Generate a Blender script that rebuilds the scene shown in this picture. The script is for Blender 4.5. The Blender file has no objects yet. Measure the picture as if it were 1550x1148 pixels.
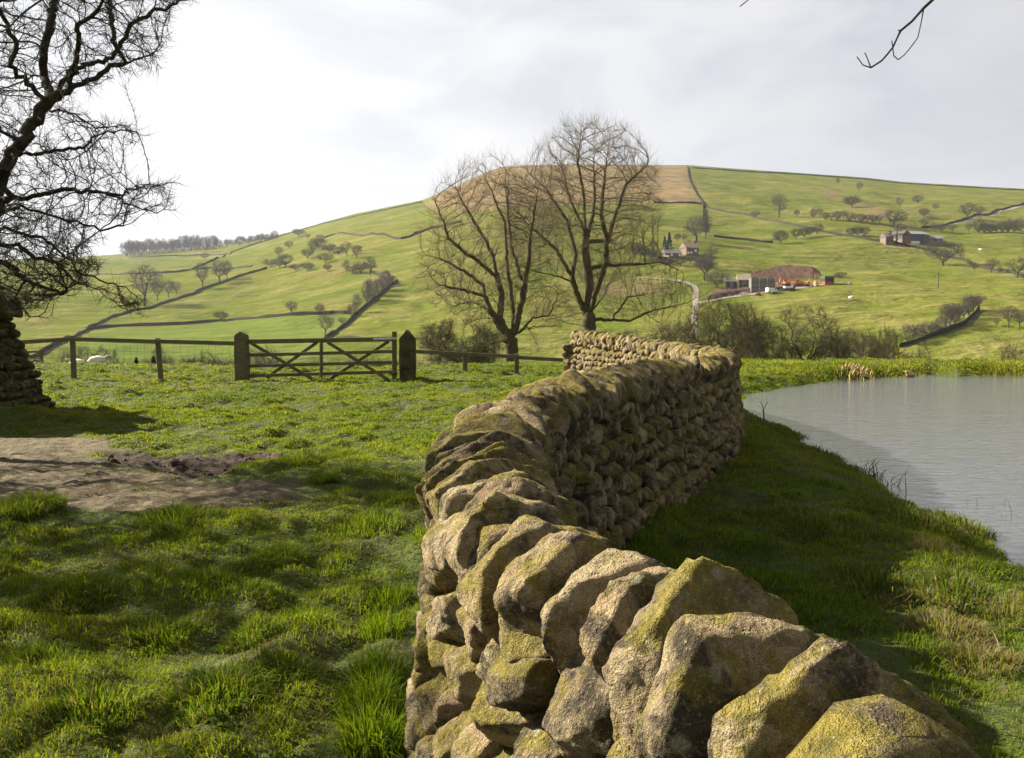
import bpy, bmesh, math, random
import numpy as np
from mathutils import Vector, Matrix, kdtree

rng = np.random.default_rng(7)
random.seed(7)
C = bpy.context.scene
COL = C.collection
R = math.radians

# ------------------------------------------------------------------ camera maths
F = 1400.0
PITCH = math.atan(104 / F)
EYE = np.array([0.0, 0.0, 1.7])
cp, sp = math.cos(PITCH), math.sin(PITCH)

def ray(px, py):
    x, u = (px - 775) / F, -(py - 574) / F
    return np.array([x, cp + u * sp, -sp + u * cp])

def P(px, py, Y):
    d = ray(px, py)
    return EYE + d * (Y / d[1])

def Z(px, py, z):
    d = ray(px, py)
    return EYE + d * ((z - EYE[2]) / d[2])

def pix(p):
    p = np.asarray(p) - EYE
    f = p[..., 1] * cp - p[..., 2] * sp
    u = p[..., 1] * sp + p[..., 2] * cp
    return np.stack([775 + F * p[..., 0] / f, 574 - F * u / f], -1)

# ------------------------------------------------------------------ noise
def _hash(i, j, k, seed):
    n = (i * 374761393 + j * 668265263 + k * 2147483647 + seed * 974711) & 0xFFFFFFFF
    n = ((n ^ (n >> 13)) * 1274126177) & 0xFFFFFFFF
    n = ((n ^ (n >> 16)) * 2246822519) & 0xFFFFFFFF
    return ((n ^ (n >> 15)) & 0xFFFF) / 32767.5 - 1.0

def vn(p, seed=0):
    p = np.asarray(p, dtype=np.float64)
    fl = np.floor(p).astype(np.int64)
    f = p - fl
    f = f * f * f * (f * (f * 6 - 15) + 10)
    i, j, k = fl[..., 0], fl[..., 1], fl[..., 2]
    x, y, z = f[..., 0], f[..., 1], f[..., 2]
    def L(a, b, t): return a + (b - a) * t
    c = [[[_hash(i + a, j + b, k + d, seed) for d in (0, 1)] for b in (0, 1)] for a in (0, 1)]
    return L(L(L(c[0][0][0], c[1][0][0], x), L(c[0][1][0], c[1][1][0], x), y),
             L(L(c[0][0][1], c[1][0][1], x), L(c[0][1][1], c[1][1][1], x), y), z)

def fbm(p, oct=3, seed=0, gain=.5):
    p = np.asarray(p, dtype=np.float64)
    s, a = 0, 1.0
    for o in range(oct):
        s = s + a * vn(p * (2.03 ** o) + o * 17.3, seed + o)
        a *= gain
    return s

def n2(x, y, sc, oct=3, seed=0):
    x = np.asarray(x, float); y = np.asarray(y, float)
    return fbm(np.stack([x / sc, y / sc, np.full_like(x, .37)], -1), oct, seed)

def sstep(a, b, x):
    t = np.clip((x - a) / (b - a), 0, 1)
    return t * t * (3 - 2 * t)

def sdpoly(x, y, poly):
    """signed distance, negative inside"""
    x = np.asarray(x, float); y = np.asarray(y, float)
    d = np.full(x.shape, 1e18); ins = np.zeros(x.shape, bool)
    n = len(poly)
    for a in range(n):
        x0, y0 = poly[a]; x1, y1 = poly[(a + 1) % n]
        ex, ey = x1 - x0, y1 - y0
        t = np.clip(((x - x0) * ex + (y - y0) * ey) / (ex * ex + ey * ey + 1e-12), 0, 1)
        d = np.minimum(d, (x - x0 - t * ex) ** 2 + (y - y0 - t * ey) ** 2)
        c = ((y0 > y) != (y1 > y))
        ins ^= c & (x < ex * (y - y0) / (ey if abs(ey) > 1e-12 else 1e-12) + x0)
    d = np.sqrt(d)
    return np.where(ins, -d, d)

def sdline(x, y, pts):
    x = np.asarray(x, float); y = np.asarray(y, float)
    d = np.full(x.shape, 1e18)
    for (x0, y0), (x1, y1) in zip(pts[:-1], pts[1:]):
        ex, ey = x1 - x0, y1 - y0
        t = np.clip(((x - x0) * ex + (y - y0) * ey) / (ex * ex + ey * ey + 1e-12), 0, 1)
        d = np.minimum(d, (x - x0 - t * ex) ** 2 + (y - y0 - t * ey) ** 2)
    return np.sqrt(d)

# ------------------------------------------------------------------ blender helpers
def tag(o, label=None, cat=None, group=None, kind='thing'):
    if label: o['label'] = label
    if cat: o['category'] = cat
    if group: o['group'] = group
    if kind: o['kind'] = kind
    return o

def empty(name, loc, label, cat, group=None, rz=0):
    o = bpy.data.objects.new(name, None)
    o.empty_display_size = .2
    o.location = loc; o.rotation_euler = (0, 0, rz)
    COL.objects.link(o)
    return tag(o, label, cat, group)

def mesh_np(name, V, faces, mat=None, parent=None, smooth=True, attrs=None, link=True, mats=None, mi=None):
    """faces: list of int arrays (n,k)"""
    me = bpy.data.meshes.new(name)
    V = np.ascontiguousarray(V, dtype=np.float32)
    me.vertices.add(len(V)); me.vertices.foreach_set('co', V.ravel())
    tot = np.concatenate([np.full(len(f), f.shape[1], np.int32) for f in faces])
    idx = np.concatenate([np.asarray(f, np.int32).ravel() for f in faces])
    st = np.concatenate([[0], np.cumsum(tot)[:-1]]).astype(np.int32)
    me.loops.add(len(idx)); me.loops.foreach_set('vertex_index', idx)
    me.polygons.add(len(tot)); me.polygons.foreach_set('loop_start', st)
    me.polygons.foreach_set('loop_total', tot)
    if smooth: me.polygons.foreach_set('use_smooth', np.ones(len(tot), bool))
    if mats:
        for m in mats: me.materials.append(m)
        if mi is not None: me.polygons.foreach_set('material_index', np.asarray(mi, np.int32))
    elif mat: me.materials.append(mat)
    for k, v in (attrs or {}).items():
        v = np.ascontiguousarray(v, np.float32)
        if v.ndim == 2:
            a = me.attributes.new(k, 'FLOAT_COLOR', 'POINT'); a.data.foreach_set('color', v.ravel())
        else:
            a = me.attributes.new(k, 'FLOAT', 'POINT'); a.data.foreach_set('value', v)
    me.update(calc_edges=True)
    o = bpy.data.objects.new(name, me)
    if link: COL.objects.link(o)
    if parent: o.parent = parent
    return o

class MB:
    """collects boxes, tubes and faces into one mesh"""
    def __init__(s): s.bm = bmesh.new()
    def box(s, c, size, rot=None, bev=0):
        r = bmesh.ops.create_cube(s.bm, size=1)
        M = Matrix.Translation(Vector(c)) @ (rot.to_4x4() if rot else Matrix.Identity(4)) @ Matrix.Diagonal((*size, 1))
        bmesh.ops.transform(s.bm, matrix=M, verts=r['verts'])
        if bev:
            es = list({e for v in r['verts'] for e in v.link_edges})
            bmesh.ops.bevel(s.bm, geom=es, offset=bev, segments=1, affect='EDGES', profile=.5)
        return s
    def bar(s, a, b, w, h, up=(0, 0, 1), bev=0):
        a, b = Vector(a), Vector(b)
        x = (b - a).normalized(); u = Vector(up)
        y = u.cross(x).normalized(); z = x.cross(y)
        rot = Matrix((x, y, z)).transposed()
        return s.box((a + b) / 2, ((b - a).length, w, h), rot, bev)
    def prism(s, pts, off):
        vs = [s.bm.verts.new(p) for p in pts]
        ws = [s.bm.verts.new(Vector(p) + Vector(off)) for p in pts]
        n = len(pts)
        s.bm.faces.new(vs); s.bm.faces.new(ws[::-1])
        for i in range(n): s.bm.faces.new((vs[i], ws[i], ws[(i + 1) % n], vs[(i + 1) % n]))
        return s
    def cone(s, c, r1, r2, h, seg=12, rot=None):
        M = Matrix.Translation(Vector(c)) @ (rot.to_4x4() if rot else Matrix.Identity(4))
        bmesh.ops.create_cone(s.bm, cap_ends=True, segments=seg, radius1=r1, radius2=r2, depth=h, matrix=M)
        return s
    def ball(s, c, size, sub=2):
        M = Matrix.Translation(Vector(c)) @ Matrix.Diagonal((*size, 1))
        bmesh.ops.create_icosphere(s.bm, subdivisions=sub, radius=1, matrix=M)
        return s
    def build(s, name, mat, parent=None, smooth=False):
        bmesh.ops.recalc_face_normals(s.bm, faces=s.bm.faces)
        me = bpy.data.meshes.new(name); s.bm.to_mesh(me); s.bm.free()
        if smooth:
            for p in me.polygons: p.use_smooth = True
        me.materials.append(mat)
        o = bpy.data.objects.new(name, me); COL.objects.link(o)
        if parent: o.parent = parent
        return o

def copy_tree(o, parent=None):
    c = o.copy(); COL.objects.link(c)
    if parent: c.parent = parent
    for ch in list(o.children): copy_tree(ch, c)
    return c

# ------------------------------------------------------------------ materials
def newmat(name):
    m = bpy.data.materials.new(name); m.use_nodes = True
    nt = m.node_tree
    return m, nt, nt.nodes['Principled BSDF'], nt.nodes['Material Output']

def N(nt, t, **kw):
    n = nt.nodes.new(t)
    for k, v in kw.items():
        if k in n.inputs: n.inputs[k].default_value = v
        else: setattr(n, k, v)
    return n

def noise(nt, vec, scale, detail=4, rough=.55, dist=0):
    n = N(nt, 'ShaderNodeTexNoise', Scale=scale, Detail=detail, Roughness=rough, Distortion=dist)
    if vec is not None: nt.links.new(vec, n.inputs['Vector'])
    return n.outputs[0]

def ramp(nt, fac, stops):
    r = N(nt, 'ShaderNodeValToRGB')
    e = r.color_ramp.elements
    while len(e) < len(stops): e.new(.5)
    for i, (p, c) in enumerate(stops):
        e[i].position = p
        e[i].color = (*c, 1) if len(c) == 3 else c
    nt.links.new(fac, r.inputs[0])
    return r.outputs[0]

def fr(nt, fac, a, b, c=0., d=1.):
    m = N(nt, 'ShaderNodeMapRange'); m.inputs[1].default_value = a; m.inputs[2].default_value = b
    m.inputs[3].default_value = c; m.inputs[4].default_value = d
    nt.links.new(fac, m.inputs[0]); return m.outputs[0]

def mix(nt, fac, a, b, blend='MIX'):
    m = N(nt, 'ShaderNodeMix', data_type='RGBA', blend_type=blend)
    for v, i in ((fac, 0), (a, 6), (b, 7)):
        if isinstance(v, (int, float)): m.inputs[i].default_value = v
        elif isinstance(v, tuple): m.inputs[i].default_value = (*v, 1)
        else: nt.links.new(v, m.inputs[i])
    return m.outputs[2]

def mth(nt, op, a, b=0.):
    m = N(nt, 'ShaderNodeMath', operation=op)
    for v, i in ((a, 0), (b, 1)):
        if isinstance(v, (int, float)): m.inputs[i].default_value = v
        else: nt.links.new(v, m.inputs[i])
    return m.outputs[0]

def bump(nt, bs, h, strength=.5, dist=.02, prev=None):
    b = N(nt, 'ShaderNodeBump', Strength=strength, Distance=dist)
    nt.links.new(h, b.inputs['Height'])
    if prev is not None: nt.links.new(prev, b.inputs['Normal'])
    if bs is not None: nt.links.new(b.outputs[0], bs.inputs['Normal'])
    return b.outputs[0]

def attr(nt, name, out='Fac'):
    return N(nt, 'ShaderNodeAttribute', attribute_name=name).outputs[out]

def simple(name, col, col2=None, scale=8, rough=.8, bumpd=0., metal=0., coord='Object'):
    m, nt, b, o = newmat(name)
    b.inputs['Roughness'].default_value = rough; b.inputs['Metallic'].default_value = metal
    b.inputs['Specular IOR Level'].default_value = .25 if rough < .75 else .03
    tc = N(nt, 'ShaderNodeTexCoord').outputs[coord]
    n = noise(nt, tc, scale, 5, .6)
    nt.links.new(ramp(nt, n, [(.3, col), (.7, col2 or tuple(c * .7 for c in col))]), b.inputs['Base Color'])
    if bumpd: bump(nt, b, noise(nt, tc, scale * 3, 4, .65), .6, bumpd)
    return m

def stone_mat(mossy=False):
    m, nt, b, o = newmat('mossy_rubble' if mossy else 'gritstone')
    pos = N(nt, 'ShaderNodeNewGeometry')
    pv = pos.outputs['Position']
    rnd = attr(nt, 'rnd')
    big = noise(nt, pv, 5.5, 5, .6, .4)
    med = noise(nt, pv, 17, 6, .65, .3)
    fine = noise(nt, pv, 95, 3, .7)
    grain = noise(nt, pv, 330, 2, .7)
    # rock itself: buff, pink, brown by stone
    base = ramp(nt, rnd, [(0, (.34, .245, .12)), (.25, (.45, .345, .185)), (.5, (.27, .205, .11)), (.75, (.38, .25, .145)), (1, (.39, .315, .165))])
    base = mix(nt, fr(nt, med, .4, .72, 0, .8), base, (.52, .42, .255), 'MIX')
    base = mix(nt, fr(nt, big, .52, .72, 0, .75), base, (.26, .16, .095))
    r2 = mth(nt, 'FRACT', mth(nt, 'MULTIPLY', rnd, 7.31)); r3 = mth(nt, 'FRACT', mth(nt, 'MULTIPLY', rnd, 23.7))
    base = mix(nt, mth(nt, 'MULTIPLY', fr(nt, r2, .55, .95), .6), base, (.11, .085, .052))
    # black weathering
    blk = noise(nt, pv, 8.5, 6, .7, .6)
    base = mix(nt, fr(nt, mth(nt, 'ADD', blk, mth(nt, 'MULTIPLY', r2, .05)), .47, .60, 0, .92), base, (.035, .029, .020))
    # yellow green lichen, more on the tops
    sx = N(nt, 'ShaderNodeSeparateXYZ'); nt.links.new(pos.outputs['Normal'], sx.inputs[0])
    lich = noise(nt, pv, 7, 7, .7, .5)
    up = mth(nt, 'MULTIPLY', sx.outputs[2], .09)
    lf = fr(nt, mth(nt, 'ADD', mth(nt, 'ADD', lich, up), mth(nt, 'MULTIPLY', mth(nt, 'SUBTRACT', r3, .5), .16)), .51, .62, 0, .82)
    lcol = ramp(nt, med, [(.3, (.07, .075, .010)), (.55, (.25, .20, .022)), (.75, (.38, .31, .05))])
    base = mix(nt, lf, base, lcol)
    # pale lichen spots
    sp_ = noise(nt, pv, 38, 5, .7, .2)
    base = mix(nt, fr(nt, sp_, .63, .72, 0, .6), base, (.42, .40, .31))
    vo = N(nt, 'ShaderNodeTexVoronoi', Scale=15.0); nt.links.new(pv, vo.inputs['Vector'])
    sc_ = N(nt, 'ShaderNodeSeparateColor'); nt.links.new(vo.outputs['Color'], sc_.inputs[0])
    disc = mth(nt, 'MULTIPLY', fr(nt, mth(nt, 'ADD', vo.outputs['Distance'], mth(nt, 'MULTIPLY', med, .7)), .62, .52), mth(nt, 'GREATER_THAN', sc_.outputs[0], .72))
    base = mix(nt, mth(nt, 'MULTIPLY', disc, .55), base, mix(nt, sc_.outputs[1], (.42, .41, .33), (.30, .27, .07)))
    # grains
    base = mix(nt, fr(nt, grain, .42, .64, 0, .55), base, (.07, .055, .03))
    base = mix(nt, fr(nt, fine, .56, .72, 0, .5), base, (.52, .43, .27))
    if mossy: base = mix(nt, fr(nt, noise(nt, pv, 6, 6, .7), .36, .52, .2, .92), base, mix(nt, fine, (.035, .032, .012), (.075, .075, .018)))
    nt.links.new(base, b.inputs['Base Color'])
    b.inputs['Roughness'].default_value = .92
    b.inputs['Specular IOR Level'].default_value = .15
    h = mth(nt, 'ADD', mth(nt, 'MULTIPLY', med, .9), mth(nt, 'ADD', mth(nt, 'MULTIPLY', fine, .45), mth(nt, 'MULTIPLY', grain, .16)))
    bump(nt, b, h, 1.0, .06)
    return m

def blade_mat(name='grass_blades', tr=.5):
    m, nt, b, o = newmat(name)
    c = attr(nt, 'col', 'Color')
    nt.links.new(c, b.inputs['Base Color'])
    b.inputs['Roughness'].default_value = .6
    b.inputs['Specular IOR Level'].default_value = .05
    t = N(nt, 'ShaderNodeBsdfTranslucent')
    nt.links.new(mix(nt, 1.0, c, (1.25, 1.15, .35), 'MULTIPLY'), t.inputs[0])
    ms = N(nt, 'ShaderNodeMixShader'); ms.inputs[0].default_value = tr
    nt.links.new(b.outputs[0], ms.inputs[1]); nt.links.new(t.outputs[0], ms.inputs[2])
    nt.links.new(ms.outputs[0], o.inputs[0])
    return m

def ground_mat():
    m, nt, b, o = newmat('meadow_soil')
    pv = N(nt, 'ShaderNodeNewGeometry').outputs['Position']
    n1 = noise(nt, pv, 3.0, 6, .6)
    n3 = noise(nt, pv, 45, 4, .7)
    g = ramp(nt, n1, [(.3, (.04, .055, .008)), (.5, (.065, .085, .011)), (.7, (.085, .07, .022))])
    g = mix(nt, fr(nt, n3, .4, .65, 0, .6), g, (.03, .04, .01))
    d = ramp(nt, noise(nt, pv, 1.6, 6, .65), [(.3, (.078, .058, .028)), (.5, (.125, .098, .048)), (.62, (.055, .040, .020)), (.72, (.10, .092, .025))])
    d = mix(nt, fr(nt, noise(nt, pv, 60, 3, .7), .45, .7, 0, .5), d, (.16, .115, .065))
    mud = ramp(nt, n3, [(.3, (.028, .018, .010)), (.7, (.06, .038, .020))])
    col = mix(nt, attr(nt, 'dirt'), g, d)
    col = mix(nt, attr(nt, 'mud'), col, mud)
    nt.links.new(col, b.inputs['Base Color'])
    b.inputs['Roughness'].default_value = .9; b.inputs['Specular IOR Level'].default_value = .2
    vo = N(nt, 'ShaderNodeTexVoronoi', Scale=9.0); nt.links.new(pv, vo.inputs['Vector'])
    h = mth(nt, 'ADD', mth(nt, 'MULTIPLY', vo.outputs[0], .8), noise(nt, pv, 26, 5, .7))
    bump(nt, b, h, .9, .05)
    return m

def hill_mat():
    m, nt, b, o = newmat('hill_pasture')
    pv = N(nt, 'ShaderNodeNewGeometry').outputs['Position']
    big = noise(nt, pv, .011, 5, .6)
    med = noise(nt, pv, .05, 5, .62)
    mp = N(nt, 'ShaderNodeMapping'); mp.inputs['Scale'].default_value = (.022, .10, .10); nt.links.new(pv, mp.inputs[0])
    streak = noise(nt, mp.outputs[0], 1.0, 6, .65)
    fine = noise(nt, pv, .35, 4, .7)
    g = ramp(nt, big, [(.3, (.056, .082, .008)), (.5, (.090, .108, .012)), (.7, (.128, .128, .022))])
    g = mix(nt, fr(nt, med, .42, .68, 0, .7), g, (.20, .165, .06))
    g = mix(nt, fr(nt, streak, .46, .66, 0, .7), g, (.065, .082, .016))
    g = mix(nt, fr(nt, fine, .45, .68, 0, .55), g, (.05, .062, .014))
    lush = attr(nt, 'lush')
    g = mix(nt, lush, g, mix(nt, fr(nt, streak, .4, .7), (.098, .125, .024), (.07, .095, .018)))
    mo = ramp(nt, mth(nt, 'ADD', mth(nt, 'MULTIPLY', med, .5), mth(nt, 'MULTIPLY', streak, .5)), [(.36, (.10, .068, .036)), (.5, (.165, .115, .06)), (.64, (.205, .155, .078))])
    g = mix(nt, attr(nt, 'moor'), g, mo)
    sc = ramp(nt, fine, [(.35, (.07, .045, .025)), (.6, (.16, .11, .06))])
    g = mix(nt, attr(nt, 'scrub'), g, sc)
    ea = ramp(nt, fine, [(.35, (.09, .05, .03)), (.6, (.13, .075, .05))])
    g = mix(nt, attr(nt, 'earth'), g, ea)
    nt.links.new(g, b.inputs['Base Color'])
    b.inputs['Roughness'].default_value = 1; b.inputs['Specular IOR Level'].default_value = .0
    bump(nt, b, mth(nt, 'ADD', mth(nt, 'MULTIPLY', streak, 1.2), med), .8, 4.0)
    return m

def water_mat():
    m, nt, b, o = newmat('pond_water')
    pv = N(nt, 'ShaderNodeNewGeometry').outputs['Position']
    mp = N(nt, 'ShaderNodeMapping'); mp.inputs['Scale'].default_value = (1.6, 5.5, 1); mp.inputs['Rotation'].default_value = (0, 0, .18)
    nt.links.new(pv, mp.inputs[0])
    b.inputs['Base Color'].default_value = (.055, .056, .060, 1)
    b.inputs['Roughness'].default_value = .06
    b.inputs['IOR'].default_value = 2.7
    h = mth(nt, 'ADD', noise(nt, mp.outputs[0], 2.2, 3, .55, .4), mth(nt, 'MULTIPLY', noise(nt, pv, .5, 2), .6))
    bump(nt, b, h, .22, .05)
    return m

def bark_mat(name, c1, c2, c3, sc=14):
    m, nt, b, o = newmat(name)
    pv = N(nt, 'ShaderNodeTexCoord').outputs['Object']
    n1 = noise(nt, pv, sc * .25, 4, .6); n = noise(nt, pv, sc, 6, .7, .3)
    c = ramp(nt, n, [(.3, c1), (.65, c2)])
    c = mix(nt, fr(nt, n1, .5, .68, 0, .7), c, c3)
    nt.links.new(c, b.inputs['Base Color'])
    b.inputs['Roughness'].default_value = .9; b.inputs['Specular IOR Level'].default_value = .12
    bump(nt, b, n, .8, .03)
    return m

def wood_mat():
    m, nt, b, o = newmat('weathered_timber')
    tc = N(nt, 'ShaderNodeTexCoord').outputs['Object']
    n1 = noise(nt, tc, 3.5, 5, .6)
    mp = N(nt, 'ShaderNodeMapping'); mp.inputs['Scale'].default_value = (3, 40, 60); nt.links.new(tc, mp.inputs[0])
    gr = noise(nt, mp.outputs[0], 1.5, 4, .6)
    c = ramp(nt, gr, [(.3, (.06, .047, .026)), (.55, (.13, .105, .06)), (.75, (.21, .175, .11))])
    c = mix(nt, fr(nt, n1, .45, .65, 0, .8), c, (.075, .08, .02))
    nt.links.new(c, b.inputs['Base Color']); b.inputs['Roughness'].default_value = .9
    b.inputs['Specular IOR Level'].default_value = .15
    bump(nt, b, gr, .5, .01)
    return m

M = dict(
    stone=stone_mat(), mossy=stone_mat(True), blade=blade_mat(), ground=ground_mat(), hill=hill_mat(), water=water_mat(), wood=wood_mat(),
    core=simple('shade_black_fill', (.006, .005, .004), (.012, .010, .007), 14, 1.0, .04),  # wall fill coloured near-black to stand in for deep shade between stones
    darkpost=simple('black_stained_timber', (.018, .015, .01), (.10, .095, .04), 4, .85, .02),
    bark=bark_mat('tree_bark', (.045, .036, .02), (.12, .095, .05), (.085, .10, .03)),
    twig=bark_mat('twig_bark', (.07, .055, .035), (.13, .098, .06), (.10, .085, .045), 6),
    thornbark=bark_mat('thorn_bark', (.018, .015, .010), (.05, .042, .022), (.045, .055, .014)),
    thorntwig=bark_mat('thorn_twig_bark', (.020, .017, .011), (.045, .038, .022), (.05, .055, .018), 6),
    bush=bark_mat('bush_bark', (.036, .030, .016), (.075, .060, .032), (.06, .055, .022), 6),
    far=bark_mat('distant_bark', (.040, .034, .028), (.072, .06, .048), (.06, .053, .036), .6),
    fardark=bark_mat('distant_thorn', (.022, .020, .016), (.042, .037, .03), (.035, .034, .022), .6),
    conifer=bark_mat('conifer_green', (.012, .03, .012), (.03, .06, .02), (.02, .05, .025), 3),
    fieldwall=simple('field_wall_stone', (.020, .018, .013), (.04, .036, .026), .8, .95, .3, coord='Generated'),
    metal=simple('galvanised_steel', (.45, .46, .47), (.33, .34, .35), 10, .45, 0, .7),
    wire=simple('netting_wire', (.12, .12, .11), (.18, .18, .17), 10, .6, 0, .6),
    wool=simple('sheep_wool', (.62, .58, .5), (.5, .46, .38), 6, .95, .03),
    sheepface=simple('sheep_face', (.5, .46, .4), (.2, .18, .15), 8, .9),
    white=simple('white_paint', (.75, .75, .74), (.65, .65, .64), 2, .4),
    orange=simple('orange_paint', (.62, .13, .03), (.5, .1, .03), 1, .5),
    red=simple('red_paint', (.30, .06, .035), (.22, .05, .03), 1, .5),
    black=simple('black_rubber', (.015, .015, .015), (.03, .03, .03), 3, .7),
    glass=simple('dark_glass', (.03, .035, .04), (.05, .055, .06), 1, .15),
    house=simple('house_stone', (.20, .16, .11), (.14, .11, .075), 1.2, .9, .05),
    pinkstone=simple('pink_stone', (.17, .125, .10), (.12, .09, .072), 1.2, .9, .05),
    slate=simple('slate_roof', (.13, .115, .11), (.095, .085, .085), .8, .8, .05),
    paleroof=simple('stone_slate_roof', (.21, .175, .125), (.16, .135, .10), .8, .85, .05),
    block=simple('grey_blockwork', (.16, .145, .135), (.115, .105, .10), .8, .9, .05),
    bluesheet=simple('blue_grey_sheet', (.06, .075, .12), (.09, .1, .14), .6, .5),
    greysheet=simple('grey_sheet_roof', (.16, .165, .18), (.12, .125, .14), .5, .6),
    green=simple('green_sheet_roof', (.03, .13, .06), (.04, .1, .05), 1, .5),
    sand=simple('orange_sand', (.55, .27, .14), (.45, .21, .11), 2, 1, .1),
    soil=simple('bare_red_earth', (.075, .044, .028), (.05, .03, .02), .25, 1, .5),
    darksoil=simple('dark_excavated_earth', (.075, .05, .038), (.05, .034, .027), .25, 1, .5),
    track=simple('pale_gravel', (.22, .19, .145), (.16, .135, .10), .3, .95, .1),
    straw=simple('dead_reed_straw', (.42, .30, .14), (.25, .17, .08), 6, .8),
    duckb=simple('brown_duck_feather', (.16, .09, .05), (.28, .18, .11), 20, .8),
    duckh=simple('duck_head_feather', (.5, .38, .24), (.36, .25, .15), 20, .8),
    bill=simple('duck_bill', (.4, .22, .06), (.3, .17, .05), 20, .5),
)

# ------------------------------------------------------------------ terrain
def azt(px, py):
    d = ray(px, py); return math.atan2(d[0], d[1]), d[2] / math.hypot(d[0], d[1])
SKY = [(-260, 402), (0, 393), (150, 387), (250, 379), (330, 371.5), (400, 360), (450, 349), (492, 336), (540, 323), (600, 311), (640, 303), (690, 282), (720, 268), (745, 257), (765, 252), (800, 250),
       (900, 249), (1040, 250), (1122, 256), (1211, 262), (1311, 269), (1362, 275), (1444, 280), (1512, 284), (1550, 286), (1800, 305)]
_s = [azt(*p) for p in SKY]
SKA = np.array([-math.pi, -1.2] + [a for a, _ in _s] + [1.2, math.pi]); SKT = np.array([.05, .04] + [t for _, t in _s] + [.08, .05])
POND = [tuple(Z(*p, -.3)[:2]) for p in [(1112, 622), (1140, 628), (1160, 640), (1192, 651), (1215, 678), (1252, 692), (1300, 722), (1330, 736), (1400, 780), (1450, 792), (1490, 812), (1515, 846), (1560, 872)]]
POND += [(5.4, 5.6), (8, 4.6), (12, 5.5), (17, 9), (20, 16), (20.5, 25), (18, 28.2)]
POND += [tuple(Z(*p, -.3)[:2]) for p in [(1550, 568), (1500, 567), (1450, 570), (1415, 566.5), (1380, 569), (1350, 570), (1300, 574), (1262, 575), (1240, 580), (1185, 586), (1150, 595), (1128, 597)]]
DIRT = [tuple(Z(*p, .06)[:2]) for p in [(-60, 664), (90, 661), (165, 666), (185, 690), (260, 705), (345, 712), (365, 728), (440, 738), (455, 750), (400, 765), (300, 776), (200, 782), (90, 782), (20, 775), (-120, 775)]]
MUD = [tuple(Z(*p, .06)[:2]) for p in [(160, 682), (230, 680), (320, 682), (400, 676), (400, 690), (360, 697), (345, 712), (290, 718), (250, 706), (200, 704), (165, 694)]]

def ztrunk(r, az):
    rb = np.interp(az, [-math.pi, -1.6, -.75, -.55, -.15, .08, .2, .6, 1.5, math.pi], [80, 60, 33, 30, 24, 27, 30.5, 36, 45, 80])
    t = r - rb
    return np.interp(t, [-1, 0, 3, 8, 18, 34, 60, 95, 150, 200, 260], [0, 0, -.08, -.5, -1.9, -4.3, -7.9, -12.2, -16.5, -17, -17])

def H(x, y, fine=True):
    x = np.asarray(x, float); y = np.asarray(y, float)
    r = np.hypot(x, y); az = np.arctan2(x, y)
    z = .0045 * np.clip(y, -10, 25) * (1 - sstep(-1, 4, x)) + ztrunk(r, az)
    nearm = 1 - sstep(40, 80, r)
    # rising verge under the left rubble wall
    z = z + .28 * np.exp(-((x + 8.1) ** 2 / 2.2 + (y - 13.3) ** 2 / 1.2)) * nearm
    if fine:
        msk = 1 - .8 * (1 - sstep(-.25, .3, sdpoly(x, y, DIRT)))
        z = z + nearm * msk * (.05 * n2(x, y, 1.7, 2, 3) + .08 * np.abs(n2(x, y, .55, 2, 5)) + .035 * n2(x, y, .3, 2, 6) - .045)
        z = z + nearm * (.012 * n2(x, y, .16, 2, 8))
        mm = 1 - sstep(-.12, .12, sdpoly(x, y, MUD))
        z = z + mm * (.045 * n2(x, y, .24, 3, 11) - .045)
        dm_ = 1 - sstep(-.3, .1, sdpoly(x, y, DIRT))
        z = z + nearm * dm_ * (.020 * np.abs(n2(x, y, .15, 3, 13)) + .02 * n2(x, y, .5, 2, 14))
    # pond
    nb = (x > 1.5) & (x < 24) & (y > 2) & (y < 34)
    if np.any(nb):
        sd = np.where(nb, 1e3, 1e3)
        if sd.ndim: sd[nb] = sdpoly(x[nb], y[nb], POND)
        else: sd = sdpoly(x, y, POND)
        slope = np.where(y > 17, .45, .30)
        sd2 = sd + .10 * n2(x, y, .5, 2, 21)
        bank = -.3 + np.clip(sd2, -3, 9) * slope
        k = .12
        h = np.clip(.5 + .5 * (bank - z) / k, 0, 1)
        z = np.where(nb, bank * (1 - h) + z * h - k * h * (1 - h), z)
    # hill
    T = np.interp(az, SKA, SKT)
    Rc = np.interp(az, [-1, -.42, -.30, -.22, -.1, .6], [1700, 1500, 1350, 1150, 1050, 1100])
    zc = 1.7 + T * Rc
    u = (r - 235) / (Rc - 235)
    zh = -17 + (zc + 17) * np.where(u < 1, u, 1 - .35 * (u - 1))
    env = sstep(0, .12, u) * (1 - sstep(.72, .95, u))
    if np.any(env > 0):
        zh = zh + env * (5.5 * n2(x, y, 150, 2, 31) + 1.5 * n2(x, y, 42, 2, 33))
    w = sstep(190, 290, r)
    return z * (1 - w) + np.maximum(zh, -17.5) * w

RS = np.concatenate([np.geomspace(1, 60, 500), np.geomspace(60.5, 1800, 1500)])
def G(px, py):
    """where a pixel's ray meets the terrain"""
    d = ray(px, py); d = d / math.hypot(d[0], d[1])
    p = EYE + RS[:, None] * d
    below = p[:, 2] < H(p[:, 0], p[:, 1], False)
    below[:10] = False
    i = int(np.argmax(below)) if below.any() else len(RS) - 1
    r = RS[i]
    q = EYE + r * d
    return np.array([q[0], q[1], float(H(q[0:1], q[1:2], True)[0])])

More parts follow.
